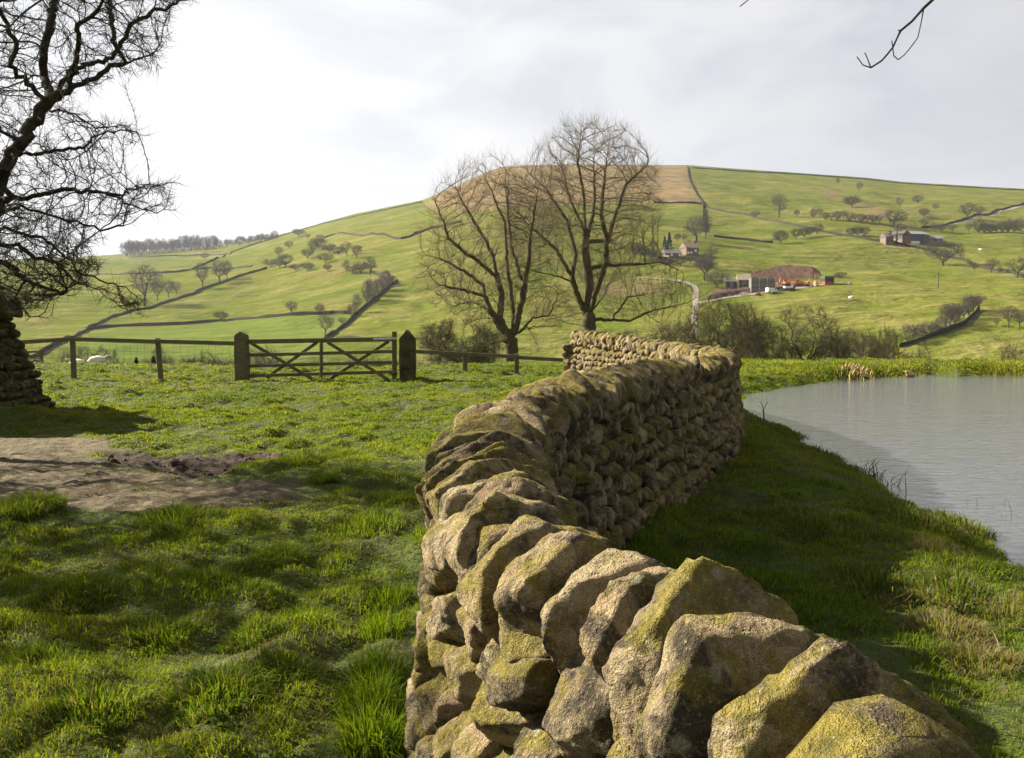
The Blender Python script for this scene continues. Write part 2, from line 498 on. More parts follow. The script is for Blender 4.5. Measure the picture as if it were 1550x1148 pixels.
def polar(name, r, az, mat, attrs_fn, closed):
    RR, AA = np.meshgrid(r, az, indexing='ij')
    X, Y = RR * np.sin(AA), RR * np.cos(AA)
    Zv = H(X, Y)
    V = np.stack([X, Y, Zv], -1).reshape(-1, 3)
    n, m = len(r), len(az)
    idx = np.arange(n * m).reshape(n, m)
    if closed: idx = np.concatenate([idx, idx[:, :1]], 1)
    q = np.stack([idx[:-1, :-1], idx[:-1, 1:], idx[1:, 1:], idx[1:, :-1]], -1).reshape(-1, 4)[:, ::-1]
    fs = [q]
    if r[0] < 1:
        c = len(V); V = np.concatenate([V, [[0, 0, float(H(np.zeros(1), np.zeros(1))[0])]]])
        fs.append(np.stack([np.full(idx.shape[1] - 1, c), idx[0, :-1], idx[0, 1:]], -1)[:, ::-1])
    return mesh_np(name, V, fs, mat, attrs=attrs_fn(V[:, 0], V[:, 1]))

AZ_IN = np.linspace(R(-36), R(36), 560)
AZ_OUT = np.linspace(R(36), R(324), 120)[1:-1]
AZ = np.concatenate([AZ_IN, AZ_OUT]); AZ = np.where(AZ > math.pi, AZ - 2 * math.pi, AZ)
AZ = np.concatenate([np.sort(AZ)])
def ground_attr(x, y):
    j = .55 * n2(x, y, .8, 3, 41) + .2 * n2(x, y, .22, 2, 43)
    d = 1 - sstep(-.35, .25, sdpoly(x, y, DIRT) + j)
    m = 1 - sstep(-.05, .22, sdpoly(x, y, MUD) + .3 * j)
    return {'dirt': d, 'mud': m}
RG = np.concatenate([[.5, 1.2, 2.0], np.geomspace(2.6, 34, 640), np.geomspace(34.5, 70, 60)])
ground = tag(polar('ground', RG, AZ, M['ground'], ground_attr, True), kind='structure', label='rough grassy ground with a bare muddy patch on the left', cat='ground')

MOOR = [tuple(G(*p)[:2] * k_) for *p, k_ in [(640, 313, 1), (690, 291, 1.3), (720, 276, 1.3), (765, 259, 1.3), (830, 256, 1.3), (940, 256, 1.3), (1040, 257, 1.3)]] + [tuple(G(*p)[:2]) for p in [(1041, 257), (1043, 268), (1054, 295), (1064, 309), (1000, 308), (930, 306), (820, 312), (740, 322), (690, 318)]]
EARTHCUT = [G(*p)[:2] for p in [(1066, 452), (1090, 436), (1140, 431), (1200, 428), (1250, 430), (1240, 433), (1205, 437), (1160, 442), (1100, 450)]]
SCRUB = [[tuple(G(*p)[:2]) for p in q] for q in (
    [(1225, 292), (1268, 288), (1300, 300), (1262, 305)], [(1280, 305), (1310, 308), (1360, 336), (1400, 345), (1390, 350), (1330, 335)],
    [(1362, 309), (1410, 325), (1440, 338), (1420, 340), (1370, 320)], [(500, 405), (560, 412), (602, 424), (590, 432), (545, 416), (480, 412)],
    [(860, 432), (920, 430), (960, 442), (900, 450)], [(640, 430), (720, 428), (760, 440), (700, 452)])]
LUSH = [tuple(G(*p)[:2]) for p in [(150, 503), (330, 489), (440, 480), (530, 477), (500, 520), (470, 556), (60, 556), (95, 520)]]
def hill_attr(x, y):
    j = 22 * n2(x, y, 70, 3, 51)
    sc = np.zeros_like(x)
    for q in SCRUB: sc = np.maximum(sc, (1 - sstep(-10, 12, sdpoly(x, y, q) + j * .7)))
    sc = sc * sstep(-.5, .6, n2(x, y, 14, 3, 57)) * .9
    return {'moor': (1 - sstep(-9, 7, sdpoly(x, y, MOOR) + j * .35)) * np.clip(.90 + .25 * n2(x, y, 30, 3, 55), .45, .97), 'scrub': sc,
            'earth': 1 - sstep(-1, 1, sdpoly(x, y, EARTHCUT)), 'lush': 1 - sstep(-2, 2, sdpoly(x, y, LUSH))}
RH = np.concatenate([np.geomspace(70, 240, 60)[:], np.geomspace(242, 1300, 520), np.geomspace(1310, 1900, 24)])
hill = tag(polar('hillside', RH, AZ, M['hill'], hill_attr, True), kind='structure', label='broad pasture hill with a brown moor top beyond the valley', cat='hill')

# pond water
pc = np.array(POND); ctr = pc.mean(0)
from math import hypot
def grow_poly(poly, d):
    poly = np.array(poly); n = len(poly)
    a = sum(poly[i][0] * poly[(i + 1) % n][1] - poly[(i + 1) % n][0] * poly[i][1] for i in range(n))
    out = []
    for i in range(n):
        e0 = poly[i] - poly[i - 1]; e1 = poly[(i + 1) % n] - poly[i]
        t = e0 / (np.linalg.norm(e0) + 1e-9) + e1 / (np.linalg.norm(e1) + 1e-9); t /= np.linalg.norm(t) + 1e-9
        nrm = np.array([t[1], -t[0]]) * (1 if a > 0 else -1)
        out.append(poly[i] + nrm * d)
    return out
bm = bmesh.new()
f = bm.faces.new([bm.verts.new((p[0], p[1], -.3)) for p in grow_poly(POND, .35)])
if f.normal.z < 0: f.normal_flip()
bmesh.ops.triangulate(bm, faces=bm.faces)
me = bpy.data.meshes.new('pond_water'); bm.to_mesh(me); bm.free(); me.materials.append(M['water'])
wo = bpy.data.objects.new('pond_water', me); COL.objects.link(wo)
tag(wo, 'grey rippled pond water beside the dry stone wall', 'pond', kind='structure')

# ------------------------------------------------------------------ stones
ICO = {}
def ico(l):
    if l not in ICO:
        b = bmesh.new(); bmesh.ops.create_icosphere(b, subdivisions=l, radius=1)
        b.verts.ensure_lookup_table()
        V = np.array([v.co[:] for v in b.verts]); V /= np.linalg.norm(V, axis=1)[:, None]
        Fc = np.array([[v.index for v in f.verts] for f in b.faces]); b.free()
        ICO[l] = (V, Fc)
    return ICO[l]

def stone(planes, half, frame, center, level, amp, p=11, seed=0):
    """planes: (normal, distance) in local metres; half: rough half extents; frame: rows are local axes in world"""
    D, Fc = ico(level)
    nn = np.array([n for n, d in planes]); dd = np.array([d for n, d in planes])
    nn = nn / np.linalg.norm(nn, axis=1)[:, None]
    S = np.array(half)
    Q = D * S                                  # stretched directions
    a = np.maximum(Q @ nn.T, 0) / dd
    k = (a ** p).sum(1) ** (-1 / p)
    L = Q * k[:, None]
    W = L @ frame + center
    nr = (L / S) ; nr /= np.linalg.norm(nr, axis=1)[:, None]; nr = (nr / S); nr /= np.linalg.norm(nr, axis=1)[:, None]
    nw = nr @ frame
    o = center * 1.7 + seed
    h = fbm(W * 8 + o, 2, 3) * .42 + (.5 - np.abs(vn(W * 15 + o, 9))) * .7 + .5 * fbm(W * 30, 3, 12, .62) + .5 * (.4 - np.abs(vn(W * 62, 15)))
    W = W + nw * (h * amp)[:, None]
    return W, Fc

def poly_path(ctrl, n=40):
    """Catmull-Rom through (x,y,z) control points, resampled densely"""
    c = [np.array(p) for p in ctrl]; c = [2 * c[0] - c[1]] + c + [2 * c[-1] - c[-2]]
    out = []
    for i in range(1, len(c) - 2):
        for t in np.linspace(0, 1, n, endpoint=False):
            a, b, d, e = c[i - 1], c[i], c[i + 1], c[i + 2]
            out.append(.5 * (2 * b + (d - a) * t + (2 * a - 5 * b + 4 * d - e) * t ** 2 + (3 * b - a - 3 * d + e) * t ** 3))
    out.append(c[-2]); out = np.array(out)
    s = np.concatenate([[0], np.cumsum(np.linalg.norm(np.diff(out[:, :2], axis=0), axis=1))])
    return out, s
class Path:
    def __init__(s, ctrl):
        s.p, s.s = poly_path(ctrl); s.L = s.s[-1]
    def at(s, t):
        return np.array([np.interp(t, s.s, s.p[:, k]) for k in range(3)])
    def tan(s, t):
        d = s.at(min(t + .08, s.L)) - s.at(max(t - .08, 0)); d[2] = 0
        return d / np.linalg.norm(d)

WZ = 1.2
WALL_CTRL = [(2.3, -1.5, 1.12), (1.65, -.35, 1.12), (1.05, .52, 1.12)]
WALL_CTRL += [tuple(Z(x, y, z)) for x, y, z in [(1440, 1132, 1.14), (1185, 972, 1.15), (1022, 888, 1.16), (922, 836, 1.17), (838, 784, 1.18),
              (777, 739, 1.195), (743, 692, 1.21), (735, 650, 1.22), (772, 611, 1.24), (850, 578, 1.25), (950, 556, 1.24)]]
WALL_CTRL += [tuple(Z(1042, 543, 1.2)), tuple(P(1085, 537, 11.3)), tuple(P(1094, 533, 13.0)), tuple(P(1072, 527, 14.6)), tuple(P(1015, 518, 17)), tuple(P(940, 507, 20.0)), tuple(P(872, 499, 22.6))]
for c in WALL_CTRL: print('wall', np.round(c, 2))
WALL = Path(WALL_CTRL)
print('wall length', WALL.L)
WLINE = [tuple(p[:2]) for p in WALL.p[::12]]
WL2 = np.array(WLINE)

def in_view(p, m=60):
    q = pix(p); f = p[1] * cp - (p[2] - 1.7) * sp
    return f > .2 and -m < q[0] < 1550 + m and -m < q[1] < 1148 + m

def px_size(p, s):
    return s * F / max(np.linalg.norm(np.asarray(p) - EYE), .3)

def lvl(ps):
    return 6 if ps > 260 else 5 if ps > 75 else 4 if ps > 26 else 3 if ps > 11 else 2

wall_root_loc = np.array([*WALL.at(WALL.L * .5)[:2], 0.0])
wall = empty('dry_stone_wall', wall_root_loc, 'long curving dry stone wall of mossy gritstone with upright coping stones', 'stone wall')

def emit_stones(items, name, label_stuff, parent, ploc, limit=100, mat=None):
    """items: list of (score, build(level)->(V,F), center, rnd). Biggest become meshes of their own, the rest one mesh."""
    mat = mat or M['stone']
    items = sorted(items, key=lambda t: -t[0])
    bigs = [t for t in items if t[0] > 0][:limit]
    rest = [t for t in items if not any(t is b for b in bigs)] if len(items) > len(bigs) else []
    rest = items[len(bigs):]
    for sc_, fn, cen, rn in bigs:
        V, Fc = fn(lvl(sc_))
        o = mesh_np(name, V - cen, [Fc], mat, parent, attrs={'rnd': np.full(len(V), rn)})
        o.location = cen - ploc
    if rest:
        Vs, Fs, Rn, off = [], [], [], 0
        for sc_, fn, cen, rn in rest:
            V, Fc = fn(lvl(sc_) if sc_ > 0 else 3)
            Vs.append(V); Fs.append(Fc + off); off += len(V); Rn.append(np.full(len(V), rn))
        o = mesh_np(name, np.concatenate(Vs) - ploc, [np.concatenate(Fs)], mat, parent, attrs={'rnd': np.concatenate(Rn)})
        o['kind'] = 'stuff'

# --- coping stones: boundaries given by hand near the camera, random beyond
def s_near(px, py):
    """path station whose projected ridge is closest to a pixel (near part only)"""
    q = pix(WALL.p); ok = (WALL.p[:, 1] > .3) & (WALL.s < 7.5)
    d = np.where(ok, np.hypot(q[:, 0] - px, q[:, 1] - py), 1e9)
    return WALL.s[int(np.argmin(d))]
HAND = [s_near(1490, 1120)]
print('hand stations', np.round(HAND, 2))
bounds = []
s = 0.0
while s < HAND[0] - .05: bounds.append(s); s += rng.uniform(.13, .2)
bounds += HAND
s = HAND[-1]
while s < WALL.L:
    s += rng.uniform(.14, .215) if s < 4.9 else rng.uniform(.075, .135) if s < 12 else rng.uniform(.09, .15)
    bounds.append(min(s, WALL.L))
cop = []
for i, (a, b) in enumerate(zip(bounds[:-1], bounds[1:])):
    if b - a < .03: continue
    sm = (a + b) / 2; th = (b - a) / 2
    pt = WALL.at(sm); tn = WALL.tan(sm)
    left = np.array([-tn[1], tn[0], 0])
    tn = tn @ np.array([[1, 0, 0], [0, 1, 0], [0, 0, 1]])
    yaw = rng.normal(0, .10)
    tn2 = tn * math.cos(yaw) + left * math.sin(yaw)
    left2 = np.array([-tn2[1], tn2[0], 0])
    lean = rng.normal(.24, .08)                 # slabs lean away along the wall
    up = np.array([0, 0, 1]) * math.cos(lean) + tn2 * math.sin(lean)
    nu = np.cross(left2, up); nu = nu if nu @ tn2 > 0 else -nu
    fr_ = np.array([nu, left2, up])
    hc = rng.uniform(.115, .165); hw = rng.uniform(.185, .245)
    cen = np.array([pt[0], pt[1], pt[2] - hc + rng.normal(.002, .014)]) + left * rng.normal(0, .015)
    thk = max(th * 1.02, .03)
    pl = [((1, rng.normal(0, .10), rng.normal(.17, .10)), thk * rng.uniform(.76, .93)), ((-1, rng.normal(0, .10), rng.normal(.17, .10)), thk * rng.uniform(.76, .93)),
          ((rng.normal(0, .1), rng.normal(0, .15), -1), hc * rng.uniform(.9, 1.1))]
    for ang in np.array([-74, -34, 8, 46, 78]) + rng.normal(0, 13, 5):
        t = R(ang); n = np.array([rng.normal(0, .18), math.sin(t), math.cos(t)])
        d = (abs(hw * math.sin(t)) ** 2.4 + abs(hc * math.cos(t)) ** 2.4) ** (1 / 2.4) * (rng.uniform(.87, 1.04) if sm < 5 else rng.uniform(.90, 1.05))
        pl.append((n, d))
    for sgn in (-1, 1):
        t = R(115) * sgn; pl.append(((rng.normal(0, .15), math.sin(t), math.cos(t)), hw * rng.uniform(.88, 1.0)))
    for _ in range(10 if sm < 5 else 4):
        n = rng.normal(0, 1, 3) * np.array([.9, .9, .9]); n /= np.linalg.norm(n)
        d = np.linalg.norm(n * np.array([thk, hw, hc])) * rng.uniform(.82, 1.04)
        pl.append((n, d))
    sc_ = px_size(cen, max(2 * thk, .2)) if in_view(cen) else 0
    dist = np.linalg.norm(cen - EYE)
    def fn(level, pl=pl, half=(thk, hw, hc), f=fr_, c=cen, sd=i):
        return stone(pl, half, f, c, level, .0105, 55, sd)
    cop.append((sc_, fn, cen, rng.random()))
emit_stones(cop, 'coping_stone', None, wall, wall_root_loc)

# --- face stones: jittered cells in (station, height), each cut to its neighbours
def face_stones(L0, L1, at, frame, zlo, zhi, off, sx, sz, gap=.005, depth=.12):
    rows = []
    z = zlo(0); zmax = max(zhi(t) for t in np.linspace(L0, L1, 20))
    zmin = min(zlo(t) for t in np.linspace(L0, L1, 20))
    seeds = []
    z = zmin + sz * .4; k = 0
    while z < zmax + sz * .3:
        h = sz * rng.uniform(.75, 1.3)
        s = L0 + rng.uniform(0, sx)
        while s < L1:
            w = sx * rng.uniform(.55, 1.5)
            if zlo(s) - .02 < z < zhi(s) + .02:
                seeds.append((s, z + rng.normal(0, sz * .2)))
            s += w
        z += h
    S = np.array(seeds)
    out = []
    for i, (s, z) in enumerate(S):
        d = S - S[i]
        near = np.where((np.abs(d[:, 0]) < sx * 2.4) & (np.abs(d[:, 1]) < sz * 2.6))[0]
        pl = []
        for j in near:
            if j == i: continue
            e = d[j]; l = np.linalg.norm(e)
            if l < .02: continue
            pl.append((np.array([e[0] / l, 0, e[1] / l]) + np.array([rng.normal(0, .06), rng.normal(0, .16), rng.normal(0, .06)]), max(l / 2 - gap, .02)))
        pl += [((1, 0, 0), sx * .9), ((-1, 0, 0), sx * .9), ((0, 0, 1), sz * .95), ((0, 0, -1), sz * .95)]
        pl.append((np.array([rng.normal(0, .11), 1, rng.normal(0, .11)]), depth * rng.uniform(.85, 1.12)))
        pl.append(((0, -1, 0), depth))
        for _ in range(9):
            n = np.array([rng.normal(0, .8), rng.uniform(.25, 1), rng.normal(0, .8)]); n /= np.linalg.norm(n)
            pl.append((n, np.linalg.norm(n * np.array([sx * .5, depth, sz * .5])) * rng.uniform(.90, 1.16)))
        tn, outw = frame(s)
        c2 = at(s, z)
        cen = c2 + outw * (off(s, z) - depth + rng.uniform(-.014, .012))
        f = np.array([tn, outw, [0, 0, 1]])
        vis = in_view(cen) and (outw @ (EYE - cen)) > 0
        sc_ = px_size(cen, (sx + sz) / 2) if vis else 0
        def fn(level, pl=pl, f=f, c=cen, half=(sx * .5, depth, sz * .5), sd=i):
            return stone(pl, half, f, c, level, .0085, 45, sd)
        out.append((sc_, fn, cen, rng.random()))
    return out

def wall_at(s, z):
    p = WALL.at(s); return np.array([p[0], p[1], z])
def mk_frame(sign):
    def fr2(s):
        t = WALL.tan(s); l = np.array([-t[1], t[0], 0]) * sign
        return t, l
    return fr2
def w_off(s, z): return .315 - .10 * np.clip(z / .9, 0, 1)
def w_zlo(s):
    return -.16
def w_zhi(s): return WALL.at(s)[2] - .235
fs = []
fs += face_stones(0, 7.0, wall_at, mk_frame(1), w_zlo, w_zhi, w_off, .19, .145)
fs += face_stones(7.0, WALL.L, wall_at, mk_frame(1), w_zlo, w_zhi, w_off, .21, .135)
fs += face_stones(0, WALL.L, wall_at, mk_frame(-1), w_zlo, w_zhi, w_off, .19, .14)
# squared end of the wall
te = WALL.tan(WALL.L); le = np.array([-te[1], te[0], 0]); pe = WALL.at(WALL.L)
fs += face_stones(-.26, .26, lambda s, z: np.array([pe[0], pe[1], z]) + le * s, lambda s: (le, te), w_zlo, lambda s: w_zhi(WALL.L), lambda s, z: .05, .2, .15)
emit_stones(fs, 'wall_stone', None, wall, wall_root_loc)
# hearting
ss = np.linspace(0, WALL.L - .05, 160); V = []; 
for s in ss:
    p = WALL.at(s); t = WALL.tan(s); l = np.array([-t[1], t[0], 0])
    for o_, z in ((.13, -.3), (.05, p[2] - .2), (-.05, p[2] - .2), (-.13, -.3)):
        q = p + l * o_; V.append([q[0], q[1], z])
V = np.array(V) - wall_root_loc
q = []
for i in range(len(ss) - 1):
    for k in range(3): q.append([i * 4 + k, i * 4 + k + 1, i * 4 + 5 + k, i * 4 + 4 + k])
e = (len(ss) - 1) * 4
q += [[0, 1, 2, 3], [e, e + 1, e + 2, e + 3]]
mesh_np('rubble_core', V, [np.array(q)], M['core'], wall, False)

# ------------------------------------------------------------------ the ragged rubble wall at the left edge
RPATH = [(-7.95, 15.6, 0), (-7.9, 14.3, 0), (-8.0, 13.5, 0), (-8.45, 13.05, 0), (-9.6, 12.85, 0), (-11.8, 12.8, 0)]
RP = Path(RPATH)
rub_loc = np.array([-9.1, 13.7, 0.1])
rub = empty('rubble_wall', rub_loc, 'ragged mossy rubble wall end under the dark tree at the left edge', 'stone wall')
def r_frame(s):
    t = RP.tan(s); return t, np.array([-t[1], t[0], 0]) * -1
def r_at(s, z):
    p = RP.at(s); return np.array([p[0], p[1], z])
t0, o0 = r_frame(RP.L * .6)
if o0[1] > 0:
    def r_frame(s):
        t = RP.tan(s); return t, np.array([-t[1], t[0], 0])
def r_off(s, z): return -.42 + .75 * (np.clip(1.9 - z, 0, 2) / 1.9) ** 1.6
rs = face_stones(0, RP.L, r_at, r_frame, lambda s: -.05, lambda s: 1.62, r_off, .17, .13, .008, .13)
# big stones on the top
for k in range(9):
    s = .3 + k * .58
    p = RP.at(s); t, o_ = r_frame(s)
    hx, hy, hz = rng.uniform(.28, .4), rng.uniform(.3, .4), rng.uniform(.16, .27)
    pl = [((1, 0, rng.normal(0, .2)), hx), ((-1, 0, rng.normal(0, .2)), hx), ((0, 1, .2), hy), ((0, -1, .2), hy), ((rng.normal(0, .2), 0, 1), hz), ((0, 0, -1), hz)]
    for _ in range(5):
        n = rng.normal(0, 1, 3); n /= np.linalg.norm(n); pl.append((n, np.linalg.norm(n * np.array([hx, hy, hz])) * .85))
    cen = np.array([p[0], p[1], 1.62 + hz * .8]) - o_ * .5
    f_ = np.array([t, o_, [0, 0, 1]])
    rs.append((px_size(cen, .4) if in_view(cen, 200) else 0, (lambda level, pl=pl, h=(hx, hy, hz), f=f_, c=cen, sd=k: stone(pl, h, f, c, level, .02, 9, sd)), cen, rng.random()))
emit_stones(rs, 'wall_stone', None, rub, rub_loc, 100, M['mossy'])
V, Fq = [], []
for i, s in enumerate(np.linspace(0, RP.L, 30)):
    p = RP.at(s); t, o_ = r_frame(s)
    for off_, z in ((.1, -.3), (-.25, .9), (-.62, 1.75), (-1.1, 1.75), (-1.3, -.3)):
        V.append(p + o_ * off_ + np.array([0, 0, z]))
    if i:
        for k in range(4): Fq.append([i * 5 + k, i * 5 + k + 1, i * 5 - 4 + k, i * 5 - 5 + k])
mesh_np('rubble_core', np.array(V) - rub_loc, [np.array(Fq)], M['core'], rub, False)

# ------------------------------------------------------------------ grass
def blades(pos, h, w, lean, col, curl=.5):
    """pos (n,3), h,w (n,), lean (n,2) horizontal tip offset as a share of h; col (n,3)"""
    n = len(pos)
    a = rng.uniform(0, 2 * math.pi, n)
    sx, sy = np.cos(a) * w * .5, np.sin(a) * w * .5
    S = np.stack([sx, sy, np.zeros(n)], -1)
    Lx = lean * h[:, None]
    mid = pos + np.concatenate([Lx * (.28), (h * .62)[:, None]], 1)
    droop = np.clip(1 - .55 * (lean ** 2).sum(1), .35, 1)
    tip = pos + np.concatenate([Lx, (h * droop)[:, None]], 1)
    V = np.stack([pos - S, pos + S, mid - S * .8, mid + S * .8, tip], 1).reshape(-1, 3)
    b = np.arange(n)[:, None] * 5
    quads = b + np.array([[0, 1, 3, 2]]); tris = b + np.array([[2, 3, 4]])
    return V, quads, tris, np.repeat(np.concatenate([col, np.ones((n, 1))], 1), 5, axis=0)

def sample_ring(r0, r1, dens, a0=-34, a1=34):
    area = .5 * (r1 ** 2 - r0 ** 2) * R(a1 - a0); n = int(area * dens)
    r = np.sqrt(rng.uniform(r0 ** 2, r1 ** 2, n)); a = rng.uniform(R(a0), R(a1), n)
    return r * np.sin(a), r * np.cos(a), r

GREEN = np.array([[.055, .100, .006], [.105, .160, .009], [.160, .200, .012], [.21, .225, .018]])
def grass_cols(x, y, n, dryf):
    k = np.clip(1.5 + 1.1 * n2(x, y, 1.3, 2, 61) + rng.normal(0, .7, n), 0, 2.99)
    i = k.astype(int); f = (k - i)[:, None]
    c = GREEN[i] * (1 - f) + GREEN[i + 1] * f
    dry = rng.random(n) < dryf
    c[dry] = np.array([.19, .185, .085]) * rng.uniform(.5, 1.1, (dry.sum(), 1))
    return c * rng.uniform(.8, 1.2, (n, 1))

WL = WLINE
lawn, bankg = [], []
for r0, r1, dens, w, hs in [(2.7, 5, 7500, .0042, 1), (5, 8, 4600, .0062, 1), (8, 12, 3000, .008, .9), (12, 18, 2300, .0115, .85), (18, 27, 1300, .017, .75), (27, 39, 300, .032, .8)]:
    x, y, r = sample_ring(r0, r1, dens)
    dw = sdline(x, y, WL); sd = sdpoly(x, y, POND); dd = sdpoly(x, y, DIRT); dm = sdpoly(x, y, MUD)
    j = .55 * n2(x, y, .8, 3, 41)
    keep = (dw > .27) & (sd > -.08) & (dd + j > -.05 - .25 * rng.random(len(x)) ** 3) & (dm + j * .5 > -.02)
    keep &= ~((x < -7.4) & (y > 12.95) & (y < 14.2))
    worn = n2(x, y, .9, 3, 73)
    keep &= rng.random(len(x)) < np.clip(1.15 - 1.5 * np.clip(worn - .22, 0, 1), .12, 1)
    x, y, dw, sd, dd, worn = x[keep], y[keep], dw[keep], sd[keep], dd[keep], worn[keep]
    n = len(x)
    tuft = np.clip(np.abs(n2(x, y, .55, 2, 5)) * 1.1 + .7 * n2(x, y, .2, 2, 77), -.1, 1.3)
    h = (.021 + .038 * np.clip(tuft, 0, 1.3)) * rng.uniform(.6, 1.4, n) * hs
    h *= np.where(dd < .3, .65, 1)
    h *= np.where((dw < .5) & (y < 12), 1.5, 1)
    right = (x > np.interp(y, WL2[3:60, 1], WL2[3:60, 0])) & (y < 12) | (x > 2.4)
    h = np.where(right, h * 1.25, h)
    lx = .55 * n2(x, y, .6, 2, 81) + rng.normal(0, .6, n) + .2; ly = .55 * n2(x, y, .6, 2, 83) + rng.normal(0, .6, n) - .1
    dryf = np.clip(.05 + .30 * np.clip(worn, 0, 1) + .13 * np.clip(n2(x, y, 2.2, 2, 87), 0, 1), 0, .7)
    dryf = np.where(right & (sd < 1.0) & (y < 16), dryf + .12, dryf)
    c = grass_cols(x, y, n, dryf)
    fl = c[:, 0] > c[:, 1] * .97; lx = np.where(fl, lx * 1.7, lx); ly = np.where(fl, ly * 1.7, ly); h = np.where(fl, h * .85, h)
    z = H(x, y)
    P3 = np.stack([x, y, z - .006], -1)
    wv = w * rng.uniform(.6, 1.3, n)
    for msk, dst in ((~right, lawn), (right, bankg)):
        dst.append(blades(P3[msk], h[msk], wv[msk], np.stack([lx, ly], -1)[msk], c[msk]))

def tussock(dst, px, py, n, rad, hgt, colA, colB, w=.007, spread=.7, dryp=.15):
    g = G(px, py); a = rng.uniform(0, 2 * math.pi, n); rr = rad * np.sqrt(rng.random(n))
    x, y = g[0] + np.cos(a) * rr, g[1] + np.sin(a) * rr
    k = sdline(x, y, WL) > .26
    x, y, a, rr = x[k], y[k], a[k], rr[k]; n = len(x)
    h = hgt * rng.uniform(.5, 1.2, n) * (1 - .35 * rr / rad)
    t = rng.random((n, 1)); c = np.array(colA) * t + np.array(colB) * (1 - t)
    d = rng.random(n) < dryp; c[d] = np.array([.20, .18, .085]) * rng.uniform(.6, 1.2, (d.sum(), 1))
    lean = np.stack([np.cos(a), np.sin(a)], -1) * (spread * rr / rad)[:, None] + rng.normal(0, .3, (n, 2))
    z = H(x, y)
    dst.append(blades(np.stack([x, y, z - .01], -1), h, w * rng.uniform(.6, 1.3, n), lean, c))

gA, gB = (.07, .13, .012), (.14, .19, .02)
for px, py, n, rad, hg in [(38, 775, 2400, .30, .20), (272, 790, 2200, .30, .16), (285, 822, 1300, .25, .11), (455, 698, 800, .22, .16), (492, 730, 800, .14, .16), (420, 845, 1300, .2, .11), (330, 880, 1200, .25, .10),
                           (560, 800, 1200, .28, .12), (240, 950, 1100, .2, .11), (330, 1060, 1500, .22, .11), (120, 900, 1200, .25, .11), (150, 1080, 1300, .2, .11), (470, 930, 1100, .2, .11), (600, 760, 1000, .25, .13), (520, 690, 700, .25, .11), (380, 960, 900, .15, .12), (60, 1000, 1000, .18, .12), (440, 1020, 900, .15, .11)]:
    tussock(lawn, px, py, n, rad, hg, gA, gB)
for px, py, n, rad, hg in [(570, 1125, 700, .12, .24), (562, 1070, 600, .12, .26), (572, 1010, 500, .12, .22), (582, 950, 380, .12, .18), (592, 900, 300, .12, .16)]:
    tussock(lawn, px, py, n, rad, hg, (.075, .135, .008), (.15, .215, .015), .006, .55, .05)
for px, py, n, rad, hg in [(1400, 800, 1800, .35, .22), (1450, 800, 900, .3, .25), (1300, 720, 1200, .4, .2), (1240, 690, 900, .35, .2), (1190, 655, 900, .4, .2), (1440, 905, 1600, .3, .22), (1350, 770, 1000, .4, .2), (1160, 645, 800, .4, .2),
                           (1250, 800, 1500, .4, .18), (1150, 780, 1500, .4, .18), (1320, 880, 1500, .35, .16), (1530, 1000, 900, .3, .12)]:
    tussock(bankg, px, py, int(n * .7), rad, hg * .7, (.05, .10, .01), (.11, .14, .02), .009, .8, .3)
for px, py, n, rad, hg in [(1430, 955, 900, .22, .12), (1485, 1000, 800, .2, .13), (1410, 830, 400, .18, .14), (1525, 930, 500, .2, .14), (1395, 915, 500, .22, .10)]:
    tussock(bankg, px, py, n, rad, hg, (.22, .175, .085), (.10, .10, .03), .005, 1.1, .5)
for k in range(70):
    px, py = rng.uniform(10, 590), rng.uniform(690, 1140)
    if k % 2: tussock(lawn, px, py, 26, .07, .05, (.03, .06, .01), (.06, .10, .012), .022, 1.4, .1)
    else: tussock(lawn, px, py, 60, .16, .07, (.12, .09, .04), (.17, .135, .065), .004, 2.2, .4)
# lumpy grass on the far bank of the pond
for k in range(46):
    px = rng.uniform(1128, 1560); py = rng.uniform(552, 566)
    dk = rng.random() < .35
    tussock(bankg, px, py, 260, rng.uniform(.4, .9), rng.uniform(.1, .22), (.07, .11, .01) if dk else (.17, .21, .02), (.12, .16, .015) if dk else (.25, .26, .04), .022, .9, .15)

def blade_obj(parts, name, label):
    V, Q, T, Cc, off = [], [], [], [], 0
    for v, q, t, c in parts:
        V.append(v); Q.append(q + off); T.append(t + off); Cc.append(c); off += len(v)
    o = mesh_np(name, np.concatenate(V), [np.concatenate(Q), np.concatenate(T)], M['blade'], None, True, {'col': np.concatenate(Cc)})
    return tag(o, label, 'grass', kind='stuff')
blade_obj(lawn, 'meadow_grass', 'rough tussocky green grass covering the field left of the stone wall')
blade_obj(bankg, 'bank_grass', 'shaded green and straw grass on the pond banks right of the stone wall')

# ------------------------------------------------------------------ trees
def resample(pts, step):
    pts = [np.array(p, float) for p in pts]; out = [pts[0]]
    for a, b in zip(pts[:-1], pts[1:]):
        n = max(1, int(round(np.linalg.norm(b - a) / step)))
        for i in range(1, n + 1): out.append(a + (b - a) * i / n)
    return out

